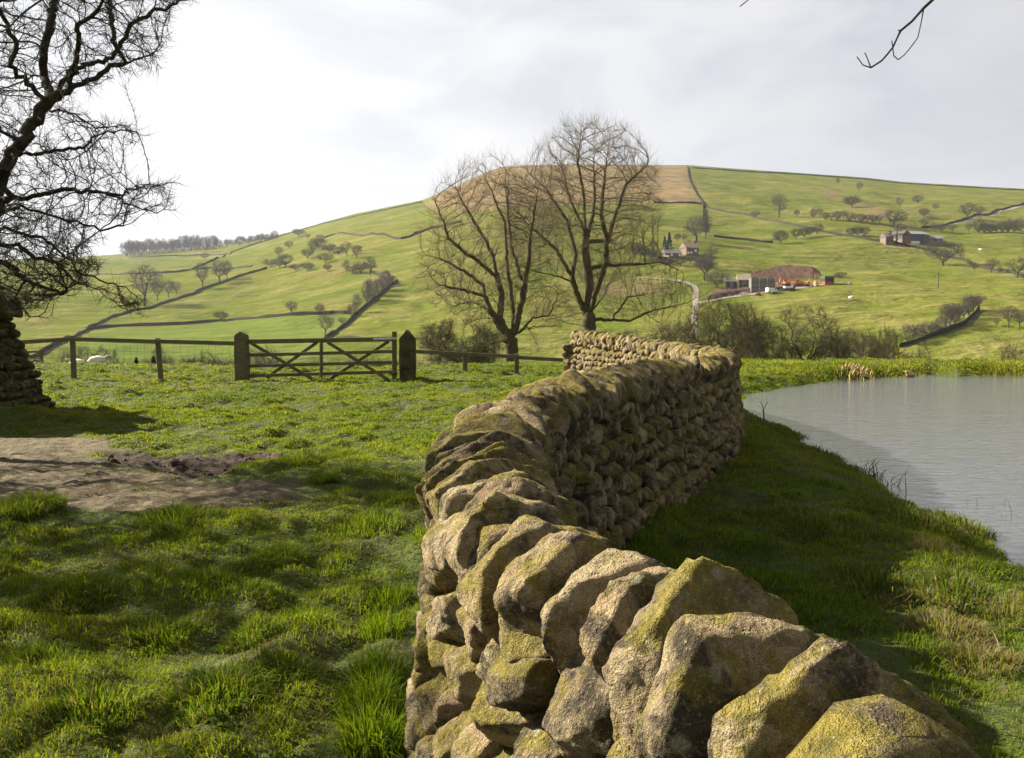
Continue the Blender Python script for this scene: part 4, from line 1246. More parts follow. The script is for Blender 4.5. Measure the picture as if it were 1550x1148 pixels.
# --- distant trees
T_ = 'thicket on the left hillside'
for px, by, h, w, k in [(465, 392, 15, 18, 'thorn'), (474, 382, 20, 20, 'shrub'), (485, 368, 12, 16, 'thorn'), (540, 392, 20, 18, 'vase'), (499, 384, 15, 22, 'thorn'), (492, 399, 16, 24, 'thorn'), (512, 386, 12, 22, 'thorn'), (432, 406, 20, 24, 'thorn'),
                        (409, 405, 12, 20, 'thorn'), (423, 406, 14, 22, 'thorn'), (447, 410, 10, 14, 'thorn'), (465, 411, 13, 22, 'thorn'), (496, 411, 11, 14, 'thorn'), (560, 417, 26, 20, 'vase'), (546, 415, 18, 24, 'thorn'), (534, 415, 12, 20, 'thorn'), (484, 378, 16, 20, 'thorn')]:
    put_far(k, px, by, h, 'dark thorn in the scattered thicket halfway up the left hillside', 'thorns of the left hillside thicket', w, 'fardark')
for px, by, h, w, k, lab in [
    (219, 464, 58, 46, 'vase', 'big grey bare tree on the left slope with three smaller ones at its right'),
    (307, 438, 38, 20, 'vase', 'slender crooked bare tree, left of the group on the diagonal field wall'),
    (332, 430, 34, 26, 'vase', 'middle bare tree of the group on the diagonal field wall'),
    (344, 424, 28, 18, 'vase', 'right bare tree of the group on the diagonal field wall'),
    (334, 487, 15, 24, 'thorn', 'round dark bush alone on the field wall above the fence'),
    (441, 478, 22, 18, 'vase', 'small dark tree on the field wall above the gate'),
    (484, 476, 16, 18, 'thorn', 'small flat-topped tree right of the small dark tree above the gate'),
    (492, 510, 36, 26, 'vase', 'pale bare tree directly above the gate middle'),
    (524, 415, 22, 12, 'vase', 'slim bare tree at the lower edge of the hillside thicket'),
    (525, 388, 22, 18, 'vase', 'airy bare tree at the right of the hillside thicket'),
    (421.5, 391, 17, 13, 'vase', 'small upright tree left of the hillside thicket'),
    (438, 377, 12, 13, 'thorn', 'little flat thorn above the left of the thicket'),
    (466, 363, 9, 8, 'vase', 'tiny tree between the thicket and the left skyline'),
    (452, 359, 12, 18, 'thorn', 'low dark bush just under the left skyline wall'),
    (435, 351, 9, 10, 'vase', 'single tree standing on the left skyline'),
    (421, 354, 8, 8, 'vase', 'faint tree on the left skyline beside the single tree'),
    (545, 380, 8, 10, 'vase', 'tiny bare tree alone right of the hillside thicket'),
    (541, 475, 30, 18, 'vase', 'upright tree at the foot of the hedged field wall'),
    (533, 480, 20, 16, 'shrub', 'bushy tree at the foot of the hedged field wall'),
    (519, 494, 14, 14, 'vase', 'small pale bush below the hedged field wall'),
    (310, 393, 10, 12, 'thorn', 'small bush on the long field wall under the skyline wood'),
    (1179, 329, 34, 24, 'tall', 'tall pale bare tree high on the right hillside'),
    (1144, 330, 10, 14, 'thorn', 'little bush on the field wall left of the tall pale tree'),
    (1206, 328, 10, 9, 'thorn', 'tiny bush right of the tall pale tree'),
    (1182, 370, 20, 24, 'thorn', 'round dark bush left of the mid-slope hedge row'),
    (1268, 280, 10, 7, 'vase', 'tiny tree near the top right skyline'),
    (1300, 291, 14, 12, 'vase', 'small tree under the right skyline wall'),
    (1290, 315, 17, 26, 'thorn', 'dark bush in the brown scrub above the tree row'),
    (1362, 316, 16, 12, 'vase', 'small tree above the farm'),
    (1389, 309, 12, 14, 'thorn', 'round bush high up to the right of the farm'),
    (1398, 330, 13, 15, 'thorn', 'round bush right above the farm'),
    (1417, 318, 9, 9, 'thorn', 'tiny bush high up between the farm and the pale track'),
    (1352, 343, 23, 34, 'thorn', 'big dark bush behind the farm'),
    (1464, 332, 22, 22, 'vase', 'faint bare tree on the pale hill track'),
    (1483, 326, 12, 14, 'thorn', 'round bush on the pale hill track'),
    (1357, 371, 30, 24, 'tall', 'dark tree hiding the left end of the farm barn'),
    (1427, 403, 36, 52, 'thorn', 'big round brown tree below the farm'),
    (1475, 410, 11, 11, 'vase', 'tiny tree right of the big round brown tree'),
    (1500, 413, 20, 16, 'vase', 'bare tree on the field wall right of the big round tree'),
    (1513, 414, 9, 8, 'thorn', 'small bush on the field wall near the right edge'),
    (1540, 421, 28, 26, 'vase', 'brown tree on the field wall at the right edge'),
    (1526, 497, 30, 22, 'vase', 'bare tree low on the right slope at the right edge'),
    (1543, 499, 28, 22, 'vase', 'second bare tree at the right edge, beside the low one'),
    (1508, 494, 12, 12, 'vase', 'small tree left of the two low trees at the right edge'),
    (1054, 367, 38, 36, 'vase', 'big bare tree above the hamlet'),
    (1068, 362, 40, 18, 'tall', 'slim bare tree at the foot of the steep hill wall'),
    (1076, 404, 34, 22, 'tall', 'reddish brown tree at the right of the hamlet'),
    (1066, 425, 42, 34, 'vase', 'brown tree overhanging the farm track below the hamlet'),
    (1085, 437, 26, 36, 'thorn', 'brown bush left of the stone house on the building site'),
    (987, 385, 24, 12, 'tall', 'dark upright tree left of the hamlet conifers'),
    (1191, 481, 13, 13, 'vase', 'faint little tree in the open field below the building site'),
    (1273, 421, 8, 22, 'shrub', 'dark scrub heap right of the green-roofed cabin'),
    ]:
    put_far(k, px, by, h, lab, None, w, 'fardark' if 'dark' in lab else 'far')
for i, (px, by, h, w) in enumerate([(238, 456, 29, 18), (255, 451, 26, 18), (268, 447, 20, 14)]):
    put_far('vase', px, by, h, ['left', 'middle', 'right'][i] + ' of three small trees beside the big grey tree on the left slope', None, w, 'far')
for px, by, h, w in [(556, 459, 34, 20), (565, 455, 33, 24), (574, 448, 28, 22), (582, 441, 22, 20), (588, 433, 18, 16), (584, 423, 14, 16), (594, 428, 11, 12)]:
    put_far('shrub', px, by, h, 'grey tree in the hedge climbing the diagonal field wall left of the ash pair', 'hedge trees on the diagonal field wall', w * rng.uniform(.7, 1.0), 'far')
for k in range(12):
    t = k / 11
    put_far('vase' if k % 2 else 'shrub', 1231 + 100 * t, 330 + 9 * t + rng.normal(0, .6), rng.uniform(11, 15), 'small brown tree in the straight row high on the right hillside', 'straight tree row on the right hillside', 12, 'far')
for px, by, h, w in [(1205, 363, 16, 16), (1217, 361, 15, 14), (1226, 359, 15, 16), (1237, 357, 18, 16)]:
    put_far('thorn', px, by, h, 'dark bush in the short hedge across the right hillside', 'short hedge on the right hillside', w, 'fardark')
for px, by, h, w in [(1288, 359, 13, 16), (1298, 358, 14, 16), (1308, 359, 14, 16)]:
    put_far('thorn', px, by, h, 'dark bush in the small clump left of the farm house', 'small clump left of the farm', w, 'fardark')
for px, by, h, w in [(1400, 345, 13, 18), (1415, 352, 14, 14), (1425, 354, 15, 14), (1441, 354, 14, 14), (1466, 353, 15, 10)]:
    put_far('vase', px, by, h, 'brown tree in the scattered row behind the farm sheds', 'trees behind the farm sheds', w, 'far')
for k in range(8):
    put_far('shrub', 1481 + k * 9, 353 - .2 * k + rng.normal(0, .6), rng.uniform(12, 20), 'brown tree in the hedge right of the farm near the right edge', 'hedge right of the farm', 15, 'far')
for k in range(9):
    t = k / 8
    put_far('vase' if k % 3 else 'shrub', 1424 + 56 * t, 505 - 36 * t + rng.normal(0, .8), (33 - 7 * t) * rng.uniform(.55, 1.15), 'brown tree in the diagonal hedge climbing from the far pond bank', 'diagonal hedge above the far pond bank', 20, 'far')
for px, by, h, w in [(1376, 521, 28, 24), (1392, 515, 22, 20), (1404, 511, 20, 20), (1414, 508, 18, 16)]:
    put_far('shrub', px, by, h, 'brown bush at the lower end of the diagonal hedge above the pond', 'bushes below the diagonal hedge', w, 'far')
for px, by, h, w in [(962, 392, 26, 20), (975, 394, 22, 20), (985, 397, 20, 18), (995, 398, 18, 18), (1045, 400, 16, 20), (1058, 404, 18, 20), (1030, 403, 12, 18), (1015, 402, 10, 16), (1070, 418, 26, 18), (1025, 366, 12, 12), (1035, 365, 10, 10)]:
    put_far('thorn', px, by, h, 'dark garden tree in the hamlet between its houses', 'garden trees of the hamlet', w, 'fardark')
put_far('conifer', 1013.5, 380, 27, 'taller dark conifer in the hamlet', None, None)
put_far('conifer', 1007, 380, 22, 'shorter dark conifer beside the taller one in the hamlet', None, None)
# wood on the far left skyline: one mass
Vs, Qs, off = [], [], 0
for x0, x1, yb0, yb1, h0, n in [(190, 330, 386, 374, 20, 52), (331, 420, 373, 361, 12, 34)]:
    for k in range(n):
        t = (k + rng.random()) / n; px = x0 + (x1 - x0) * t; by = yb0 + (yb1 - yb0) * t + 1.5 + rng.uniform(-.5, 2)
        g = G(px, by); d = np.linalg.norm(g - EYE)
        _, _, (v, q), top, wid = proto('shrub' if k % 4 == 0 else 'vase', k % 5, True)
        s = h0 * rng.uniform(.55, 1.15) * d / F / top
        a = rng.uniform(0, 6.28); Rz = np.array([[math.cos(a), -math.sin(a), 0], [math.sin(a), math.cos(a), 0], [0, 0, 1]])
        Vs.append(v @ Rz.T * s * np.array([.9, .9, 1]) + g); Qs.append(q + off); off += len(v)
o = mesh_np('far_wood', np.concatenate(Vs), [np.concatenate(Qs)], M['far']); tag(o, 'grey leafless wood along the far left skyline', 'wood', kind='stuff')

# ------------------------------------------------------------------ field walls on the hill
def field_wall(pts, label, h=1.2, th=.5, mat='fieldwall'):
    w = [G(*p) for p in pts]
    Pp = resample([np.array([p[0], p[1], 0]) for p in w], 6.0); Pp = np.array(Pp)
    zz = H(Pp[:, 0], Pp[:, 1])
    t = np.gradient(Pp[:, :2], axis=0); t /= np.linalg.norm(t, axis=1)[:, None] + 1e-9
    nrm = np.stack([-t[:, 1], t[:, 0]], -1)
    hh = h * (1 + .15 * rng.normal(0, 1, len(Pp)))
    V = []
    for s_, zo in ((.5, -.6), (.38, None), (-.38, None), (-.5, -.6)):
        z = zz + (hh if zo is None else zo)
        V.append(np.concatenate([Pp[:, :2] + nrm * th * s_, z[:, None]], 1))
    V = np.stack(V, 1).reshape(-1, 3); n = len(Pp)
    q = []
    for i in range(n - 1):
        for k in range(3): q.append([i * 4 + k, i * 4 + k + 1, i * 4 + 5 + k, i * 4 + 4 + k])
    q += [[0, 1, 2, 3], [n * 4 - 4, n * 4 - 3, n * 4 - 2, n * 4 - 1]]
    org = np.array([*Pp[n // 2, :2], zz[n // 2]])
    o = mesh_np('field_wall', V - org, [np.array(q)], M[mat], smooth=False); o.location = org
    return tag(o, label, 'stone wall')

for pts, lab in [
    ([(380, 372), (440, 353), (492, 338.5), (528, 331), (585, 318), (640, 307)], 'dark stone wall along the rising left skyline of the hill'),
    ([(492, 361), (505, 356), (539, 357), (570, 356), (609, 362.5), (628, 355), (651, 347), (700, 336)], 'bent field wall between the thicket and the moor top'),
    ([(40, 548), (64, 535), (97, 516), (134, 498), (173, 480), (200, 472), (228, 468), (242, 462), (273, 452), (304, 440), (334, 430), (354, 422), (387, 412), (404, 407)], 'long diagonal field wall rising behind the fence rails to the thicket'),
    ([(130, 417), (167, 416), (200, 416), (265, 413), (290, 409), (320, 406.5), (382, 404)], 'level field wall behind the big grey tree on the left slope'),
    ([(290, 409), (320, 396), (357, 380), (380, 372)], 'short diagonal field wall under the skyline wood'),
    ([(150, 393), (220, 390), (300, 387), (345, 384)], 'faint field wall just below the skyline wood'),
    ([(130, 500), (159, 497), (175, 495), (234, 493), (329, 487), (420, 480), (440, 478), (483, 477), (505, 474.5), (530, 476)], 'level field wall with small trees above the gate'),
    ([(490, 518), (512, 500), (535, 482), (559, 460), (593, 431), (602, 426)], 'diagonal field wall under the hedge left of the ash pair'),
    ([(1040.5, 253), (1042, 268), (1054, 295), (1064.5, 310), (1064.5, 333), (1066, 352)], 'steep wall running straight down from the hilltop at the edge of the moor'),
    ([(1066, 313), (1071, 315.5), (1140, 329), (1211, 344.5), (1252, 353), (1321, 365), (1362, 371), (1406, 381), (1458, 395), (1550, 421)], 'long field wall descending right across the hillside past the farm'),
    ([(1081, 359), (1120, 363), (1170, 368.5)], 'short field wall right of the hamlet'),
    ([(1047, 255), (1122, 260), (1211, 265), (1311, 272), (1362, 278), (1444, 283), (1512, 287), (1600, 292)], 'stone wall running along the right skyline of the hill'),
    ([(990, 308), (1030, 308), (1062, 309.5)], 'short wall along the lower edge of the brown moor'),
    ([(1395, 346), (1430, 342), (1464, 332.5), (1499, 325), (1525, 315), (1550, 309)], 'wall beside the pale track at the upper right'),
    ([(1362, 527), (1400, 514), (1427, 505), (1458, 494), (1482, 470)], 'field wall under the diagonal hedge above the pond'),
    ([(560, 412), (600, 430), (595, 432)], 'fragment of wall at the right of the hillside thicket'),
    ]:
    field_wall(pts, lab)

def strip(name, pts, w, mat, label, cat, lift=.12):
    p = np.array(resample([np.array([*G(*q)[:2], 0]) for q in pts], 4)); 
    t = np.gradient(p[:, :2], axis=0); t /= np.linalg.norm(t, axis=1)[:, None] + 1e-9; nn = np.stack([-t[:, 1], t[:, 0]], -1)
    cols = []
    for s_ in np.linspace(-.5, .5, 4):
        q = p[:, :2] + nn * w * s_; cols.append(np.concatenate([q, (H(q[:, 0], q[:, 1]) + lift)[:, None]], 1))
    V = np.stack(cols, 1).reshape(-1, 3); n = len(p)
    q = [[i * 4 + k, i * 4 + k + 1, i * 4 + 5 + k, i * 4 + 4 + k] for i in range(n - 1) for k in range(3)]
    return tag(mesh_np(name, V, [np.array(q)], M[mat]), label, cat, kind='structure')
strip('farm_track', [(960, 421), (995, 422), (1020, 424), (1040, 429), (1050, 434), (1054, 440), (1053, 450), (1052, 470), (1050, 490), (1049, 505)], 2.0, 'track', 'pale farm track bending down below the hamlet', 'track')
strip('site_track', [(1054, 459), (1064, 458), (1100, 451), (1140, 446), (1181, 440), (1215, 436), (1250, 431)], 2.6, 'track', 'pale gravel track along the front of the building site', 'track')
strip('hill_path', [(1408, 343.5), (1440, 340), (1464, 334.5), (1499, 327), (1525, 318), (1550, 311)], 3.6, 'track', 'pale track climbing to the upper right hillside', 'track')

# ------------------------------------------------------------------ distant buildings (built facing -y, then turned)
def at_px(px, py): return G(px, py)
def mpp(g): return np.linalg.norm(g - EYE) / F
def windows(root, spots, w, h, y, mat='glass'):
    for x, z in spots: MB().box((x, y, z), (w, .12, h)).build('window', M[mat], root)
def gable_house(px, py, wpx, hpx, dep, label, name, wall, roof, spots=(), rz=0, roofh=.42, chim=(), glow=None, cat='house'):
    g = at_px(px, py); m = mpp(g); w, hh = wpx * m, hpx * m; e = hh * (1 - roofh)
    root = empty(name, g + np.array([0, 0, -.3]), label, cat, None, rz)
    MB().prism([(-w / 2, -dep / 2, -1.5), (w / 2, -dep / 2, -1.5), (w / 2, -dep / 2, e), (-w / 2, -dep / 2, e)], (0, dep, 0)).build('wall', M[wall], root)
    r = MB()
    r.prism([(-w / 2 - .3, -dep / 2 - .4, e + .02), (-w / 2 - .3, 0, hh), (-w / 2 - .3, dep / 2 + .4, e + .02)], (w + .6, 0, 0))
    ro = r.build('roof', M[roof], root)
    for cx in chim:
        MB().box((cx * w, 0, hh + .2), (.9, .9, 1.6)).build('chimney', M[wall], ro)
    ww = .075 * w
    windows(root, [(x * w, z * e) for x, z in spots], max(.9, ww), max(1.1, .22 * e), -dep / 2 - .04, glow or 'glass')
    return root
gable_house(1106, 436, 18, 17, 6, 'stone house with pale slate roof, left wing on the building site', 'stone_house', 'house', 'paleroof', [(-.25, .3), (.25, .3), (-.25, .75), (.25, .75)], R(-8))
gable_house(1125, 436, 17, 21, 7, 'taller stone house with pale slate roof beside the blockwork shell', 'stone_house', 'house', 'paleroof', [(-.3, .3), (.05, .3), (.3, .3), (-.3, .75), (.3, .75)], R(-8))
gable_house(1043, 386, 19, 19, 8, 'pinkish house with stone gable in the hamlet', 'hamlet_house', 'pinkstone', 'pinkstone', [(-.35, .3), (-.1, .3), (.25, .6)], R(12), .45, (.4,), 'white')
gable_house(1016, 389, 24, 12, 7, 'low slate-roofed cottage with white windows below the hamlet conifers', 'hamlet_cottage', 'pinkstone', 'slate', [(-.1, .6), (.4, .6)], R(5), .55, (-.4,), 'white')
gable_house(1058, 397, 12, 6, 5, 'small grey-roofed outbuilding at the lower right of the hamlet', 'hamlet_shed', 'house', 'greysheet', [], R(10), .5)
gable_house(1004, 394, 14, 8, 5, 'pale cream outbuilding at the lower left of the hamlet', 'hamlet_shed', 'house', 'paleroof', [(.2, .5)], R(-6), .4)
gable_house(1342, 369, 11, 15, 6, 'small stone farmhouse left of the barn', 'farmhouse', 'pinkstone', 'slate', [(-.2, .4), (.25, .4), (.0, .8)], R(6), .35, (.4,))
# barn
g = at_px(1386, 369); m = mpp(g); w = 40 * m; hh = 19 * m
root = empty('farm_barn', g, 'large grey-roofed farm barn with open blue-dark front', 'barn', None, R(8))
MB().prism([(-w / 2, 0, -2), (-w * .16, 0, -2), (-w * .16, 0, hh * .66), (-w * .33, 0, hh * .92), (-w / 2, 0, hh * .62)], (0, 14, 0)).build('gable_wall', M['pinkstone'], root)
MB().box((w * .17, 7, hh * .28), (w * .66, 13, hh * .62)).build('open_bay', M['bluesheet'], root)
for k in range(4): MB().box((-w * .15 + k * w * .21, .35, hh * .28), (.5, .3, hh * .62)).build('post', M['wood'], root)
MB().prism([(-w / 2 - .4, -.6, hh * .66), (-w / 2 - .4, 7, hh * .95), (-w / 2 - .4, 14.6, hh * .66)], (w + .8, 0, 0)).build('roof', M['greysheet'], root)
MB().box((-w * .05, -.8, hh * .05), (w * .3, .5, 1.3)).build('feed_barrier', M['white'], root)
gable_house(1411, 368, 22, 10, 7, 'low grey-roofed shed at the right of the barn', 'farm_shed', 'block', 'greysheet', [(-.35, .5), (.1, .5)], R(-6), .45, cat='shed')
# building site
gable_g = at_px(1155, 442); m = mpp(gable_g); w = 34 * m; hh = 21 * m
root = empty('blockwork_shell', gable_g, 'grey unfinished blockwork building shell against the earth cutting', 'building', None, R(-6))
MB().box((0, 3, hh * .42), (w, 6, hh * .95)).build('wall', M['block'], root)
for k in range(2): MB().box((0, -.15, hh * (.3 + .35 * k)), (w * 1.02, .25, .35)).build('scaffold_board', M['wood'], root)
for k in range(4): MB().box((-w / 2 + w * k / 3, -.35, hh * .45), (.1, .1, hh)).build('scaffold_pole', M['metal'], root)
# earth cutting behind the site: a raised bank of bare soil
def earth_bank(top, bot, name, label, mat, back=9):
    T = [G(*p) for p in top]; B = [G(*p) for p in bot]; n = len(T); org = B[n // 2]
    bm_ = MB(); rows = []
    V = []
    for t_, b_ in zip(T, B):
        V += [b_ + np.array([0, 0, -1]), b_ * .55 + t_ * .45 + np.array([0, 0, 1.2]), t_ + np.array([0, 0, .8]), t_ + np.array([0, back, .2])]
    V = np.array(V)
    q = [[i * 4 + k, i * 4 + k + 1, i * 4 + 5 + k, i * 4 + 4 + k] for i in range(n - 1) for k in range(3)]
    o = mesh_np(name, V - org, [np.array(q)[:, ::-1]], M[mat], smooth=True); o.location = org
    m = o.modifiers.new('s', 'SUBSURF'); m.subdivision_type = 'SIMPLE'; m.levels = m.render_levels = 3
    tx = bpy.data.textures.new('clods', 'CLOUDS'); tx.noise_scale = 2.5
    d = o.modifiers.new('d', 'DISPLACE'); d.texture = tx; d.strength = 1.4; d.texture_coords = 'LOCAL'
    return tag(o, label, 'earth bank', kind='structure')
earth_bank([(1136, 414), (1150, 413), (1163, 411), (1174, 406), (1190, 405), (1212, 406), (1230, 407), (1236, 414), (1245, 424)], [(1138, 436), (1150, 436), (1165, 436), (1180, 436), (1195, 434), (1212, 432), (1230, 431), (1240, 430), (1252, 429)], 'earth_cutting', 'steep red-brown bare earth cutting behind the building site', 'soil')
earth_bank([(1078, 447), (1095, 443), (1115, 440), (1148, 438)], [(1070, 456), (1095, 452), (1118, 448), (1150, 443)], 'earth_terrace', 'dark excavated earth terrace in front of the stone house', 'darksoil', 3)

def wheel(root, x, y, r, w=.3):
    t = MB().cone((x, y, r), r, r, w, 14, Matrix.Rotation(R(90), 3, 'X')).build('wheel', M['black'], root)
    MB().cone((x, y, r), r * .5, r * .5, w + .04, 10, Matrix.Rotation(R(90), 3, 'X')).build('rim', M['metal'], t)
def van(px, py, lpx, label, paint, name='parked_van', rz=0, pick=False):
    g = at_px(px, py); m = mpp(g); L = max(lpx * m, 2.4); k = L / 5.0
    root = empty(name, g + np.array([0, 0, .15]), label, 'van' if not pick else 'vehicle', None, rz)
    prof = [(-2.5, .45), (2.5, .45), (2.5, 1.15), (2.05, 1.35), (1.45, 2.2), (-2.35, 2.25), (-2.5, 1.9)] if not pick else [(-2.3, .4), (2.3, .4), (2.3, .95), (1.5, 1.1), (.9, 1.75), (-1.2, 1.75), (-1.9, 1.1), (-2.3, 1.0)]
    MB().prism([(x * k, -.95 * k, z * k) for x, z in prof], (0, 1.9 * k, 0)).build('body', M[paint], root)
    MB().prism([(1.98 * k, -.8 * k, 1.42 * k), (1.52 * k, -.8 * k, 2.1 * k), (1.58 * k, -.8 * k, 2.1 * k), (2.04 * k, -.8 * k, 1.42 * k)], (0, 1.6 * k, 0)).build('windscreen', M['glass'], root)
    MB().box((1.1 * k, 0, 1.7 * k), (.8 * k, 1.94 * k, .5 * k)).build('side_window', M['glass'], root)
    for x in (-1.6, 1.6):
        for y in (-.9, .9): wheel(root, x * k, y * k, .38 * k)
    return root
van(1124.5, 448, 9, 'small white van parked on the site track below the stone house', 'white', rz=R(165))
van(1147, 448, 8, 'small red vehicle right of the small white van on the site track', 'red', 'parked_car', R(10), True)
van(1168, 444.5, 17, 'large white van parked below the blockwork shell', 'white', rz=R(20))
# tipper lorry
g = at_px(1195, 440); m = mpp(g); k = 17 * m / 7
root = empty('tipper_lorry', g + np.array([0, 0, .2]), 'red and white lorry at the right of the blockwork shell', 'lorry', None, R(12))
MB().box((-.9 * k, 0, .9 * k), (4.8 * k, 1.1 * k, .3 * k)).build('chassis', M['black'], root)
MB().prism([(1.7 * k, -1.1 * k, .7 * k), (3.3 * k, -1.1 * k, .7 * k), (3.3 * k, -1.1 * k, 1.7 * k), (2.9 * k, -1.1 * k, 2.7 * k), (1.7 * k, -1.1 * k, 2.7 * k)], (0, 2.2 * k, 0)).build('cab', M['red'], root)
MB().prism([(-3.3 * k, -1.15 * k, 1.1 * k), (1.5 * k, -1.15 * k, 1.1 * k), (1.5 * k, -1.15 * k, 2.2 * k), (-3.6 * k, -1.15 * k, 2.2 * k)], (0, 2.3 * k, 0)).build('tipper_body', M['white'], root)
for x in (-2.6, -1.5, 2.5):
    for y in (-1, 1): wheel(root, x * k, y * k, .5 * k)
def digger(px, py, hpx, label, rz, pose):
    g = at_px(px, py); m = mpp(g); k = hpx * m / 4.2
    root = empty('excavator', g + np.array([0, 0, .2]), label, 'excavator', None, rz)
    for y in (-1, 1): MB().prism([(-1.9 * k, y * k - .3 * k, .15 * k), (-1.6 * k, y * k - .3 * k, 0), (1.6 * k, y * k - .3 * k, 0), (1.9 * k, y * k - .3 * k, .15 * k), (1.9 * k, y * k - .3 * k, .65 * k), (1.6 * k, y * k - .3 * k, .85 * k), (-1.6 * k, y * k - .3 * k, .85 * k), (-1.9 * k, y * k - .3 * k, .65 * k)], (0, .6 * k, 0)).build('track', M['black'], root)
    b = MB().prism([(-2 * k, -1.1 * k, .95 * k), (1.3 * k, -1.1 * k, .95 * k), (1.3 * k, -1.1 * k, 1.5 * k), (-1.2 * k, -1.1 * k, 2.1 * k), (-2 * k, -1.1 * k, 2.0 * k)], (0, 2.2 * k, 0)).build('body', M['orange'], root)
    c = MB().prism([(-.3 * k, -1.15 * k, 1.5 * k), (1.2 * k, -1.15 * k, 1.5 * k), (.95 * k, -1.15 * k, 2.95 * k), (-.3 * k, -1.15 * k, 2.95 * k)], (0, 1.0 * k, 0)).build('cab', M['orange'], root)
    MB().box((.4 * k, -.65 * k, 2.35 * k), (1.0 * k, 1.06 * k, .7 * k)).build('cab_window', M['glass'], c)
    e, h_ = pose
    MB().bar((1.0 * k, .4 * k, 1.5 * k), (2.7 * k, .4 * k, 4.0 * k), .35 * k, .5 * k).bar((2.7 * k, .4 * k, 4.0 * k), (e * k, .4 * k, 3.8 * k), .35 * k, .4 * k).build('boom', M['orange'], root)
    MB().bar((e * k, .4 * k, 3.9 * k), ((e + .5) * k, .4 * k, h_ * k), .3 * k, .35 * k).build('stick', M['orange'], root)
    MB().prism([((e + .1) * k, -.2 * k, h_ * k), ((e + .9) * k, -.2 * k, h_ * k), ((e + .7) * k, -.2 * k, (h_ - .8) * k), ((e - .2) * k, -.2 * k, (h_ - .6) * k)], (0, 1.2 * k, 0)).build('bucket', M['darksoil'], root)
digger(1190, 433, 11, 'orange excavator behind the red and white lorry', R(200), (4.2, 1.5))
digger(1209, 434, 13, 'orange excavator in the middle of the row by the earth cutting', R(160), (4.6, 1.0))
digger(1221, 434, 9, 'smallest orange excavator, beside the sand heap', R(20), (4.0, 1.2))
g = at_px(1234, 433); m = mpp(g)
def heap(px, py, w, h, label, mat, name, cat):
    g = at_px(px, py); m = mpp(g)
    bm_ = bmesh.new(); bmesh.ops.create_cone(bm_, cap_ends=True, segments=24, radius1=w * m / 2, radius2=w * m * .06, depth=h * m)
    bmesh.ops.subdivide_edges(bm_, edges=bm_.edges, cuts=3, use_grid_fill=True)
    for v in bm_.verts:
        n_ = float(vn(np.array([v.co[:]]) * .7 + px)[0]); v.co.x *= 1 + .15 * n_; v.co.y *= 1 + .15 * n_; v.co.z += .25 * n_
    me_ = bpy.data.meshes.new(name); bm_.to_mesh(me_); bm_.free(); me_.materials.append(M[mat])
    for p_ in me_.polygons: p_.use_smooth = True
    o_ = bpy.data.objects.new(name, me_); COL.objects.link(o_); o_.location = g + np.array([0, 0, h * m / 2 - .3])
    tag(o_, label, cat)
heap(1234, 433, 14, 8, 'pointed orange sand heap on the building site', 'sand', 'sand_heap', 'sand heap')
heap(1285, 431, 12, 5, 'small grey rubble heap at the right end of the building site', 'block', 'rubble_heap', 'rubble heap')
g = at_px(1253, 431); m = mpp(g); w = 15 * m
root = empty('site_cabin', g, 'site cabin with a dark green roof and red base', 'cabin', None, R(5))
MB().box((0, 0, 1.0), (w * .9, 3, 2.6)).build('wall', M['darksoil'], root); MB().box((0, -.08, .3), (w * .92, 3, 1.2)).build('base', M['red'], root)
MB().box((0, 0, 2.7), (w, 3.6, .7)).build('roof', M['green'], root)
MB().box((-.2 * w, -1.56, 1.5), (w * .16, .1, .8)).build('window', M['glass'], root)
# telegraph pole
g = at_px(1420, 435); m = mpp(g)
root = empty('telegraph_pole', g, 'thin dark pole alone in the middle of the right field', 'pole')
MB().cone((0, 0, 9.5 * m), .22, .16, 19 * m + .6, 8).build('pole', M['wood'], root); MB().box((0, 0, 18.2 * m), (1.3, .14, .18)).build('crossarm', M['wood'], root)

# ------------------------------------------------------------------ sheep
def sheep(loc, rz, s, label, group=None, lying=False):
    root = empty('sheep', loc, label, 'sheep', group, rz); root.scale = (s, s, s)
    zb = .34 if lying else .62
    bm_ = bmesh.new(); bmesh.ops.create_icosphere(bm_, subdivisions=3, radius=1)
    for v in bm_.verts:
        n_ = float(vn(np.array([v.co[:]]) * 4)[0]); c = v.co * (1 + .07 * n_)
        v.co = Vector((c.x * .58, c.y * (.29 + .03 * c.x), c.z * .29 + zb))
    for x, y in ((-.38, -.14), (-.38, .14), (.36, -.13), (.36, .13)):      # legs grown into the same mesh
        ht = .18 if lying else .45
        bmesh.ops.create_cone(bm_, cap_ends=True, segments=8, radius1=.035, radius2=.07, depth=ht, matrix=Matrix.Translation((x, y, ht / 2)))
    me_ = bpy.data.meshes.new('body'); bm_.to_mesh(me_); bm_.free(); me_.materials.append(M['wool'])
    for p_ in me_.polygons: p_.use_smooth = True
    b = bpy.data.objects.new('body', me_); COL.objects.link(b); b.parent = root
    h = MB(); h.ball((.72, 0, zb + .24), (.17, .085, .10)); h.ball((.56, 0, zb + .16), (.15, .11, .16))
    h.ball((.62, .12, zb + .30), (.03, .08, .03)); h.ball((.62, -.12, zb + .30), (.03, .08, .03))
    h.build('head', M['sheepface'], root, True)
def onplane(px, Y):
    q = P(px, 560, Y); return np.array([q[0], q[1], float(H(q[0:1], q[1:2])[0])])
sheep(onplane(118, 33.0), R(170), .55, 'white sheep lying behind the leftmost fence post', None, True)
sheep(onplane(148, 34.0), R(10), .58, 'white sheep low behind the brow, right of the leftmost fence post', None, False)
for px, py, lab in [(1180, 329, 'white sheep at the foot of the tall pale tree'), (1484, 381, 'white sheep in the field right of the big round tree'), (1287, 455, 'white sheep alone in the field below the building site')]:
    sheep(G(px, py), rng.uniform(0, 6), 1.5, lab)

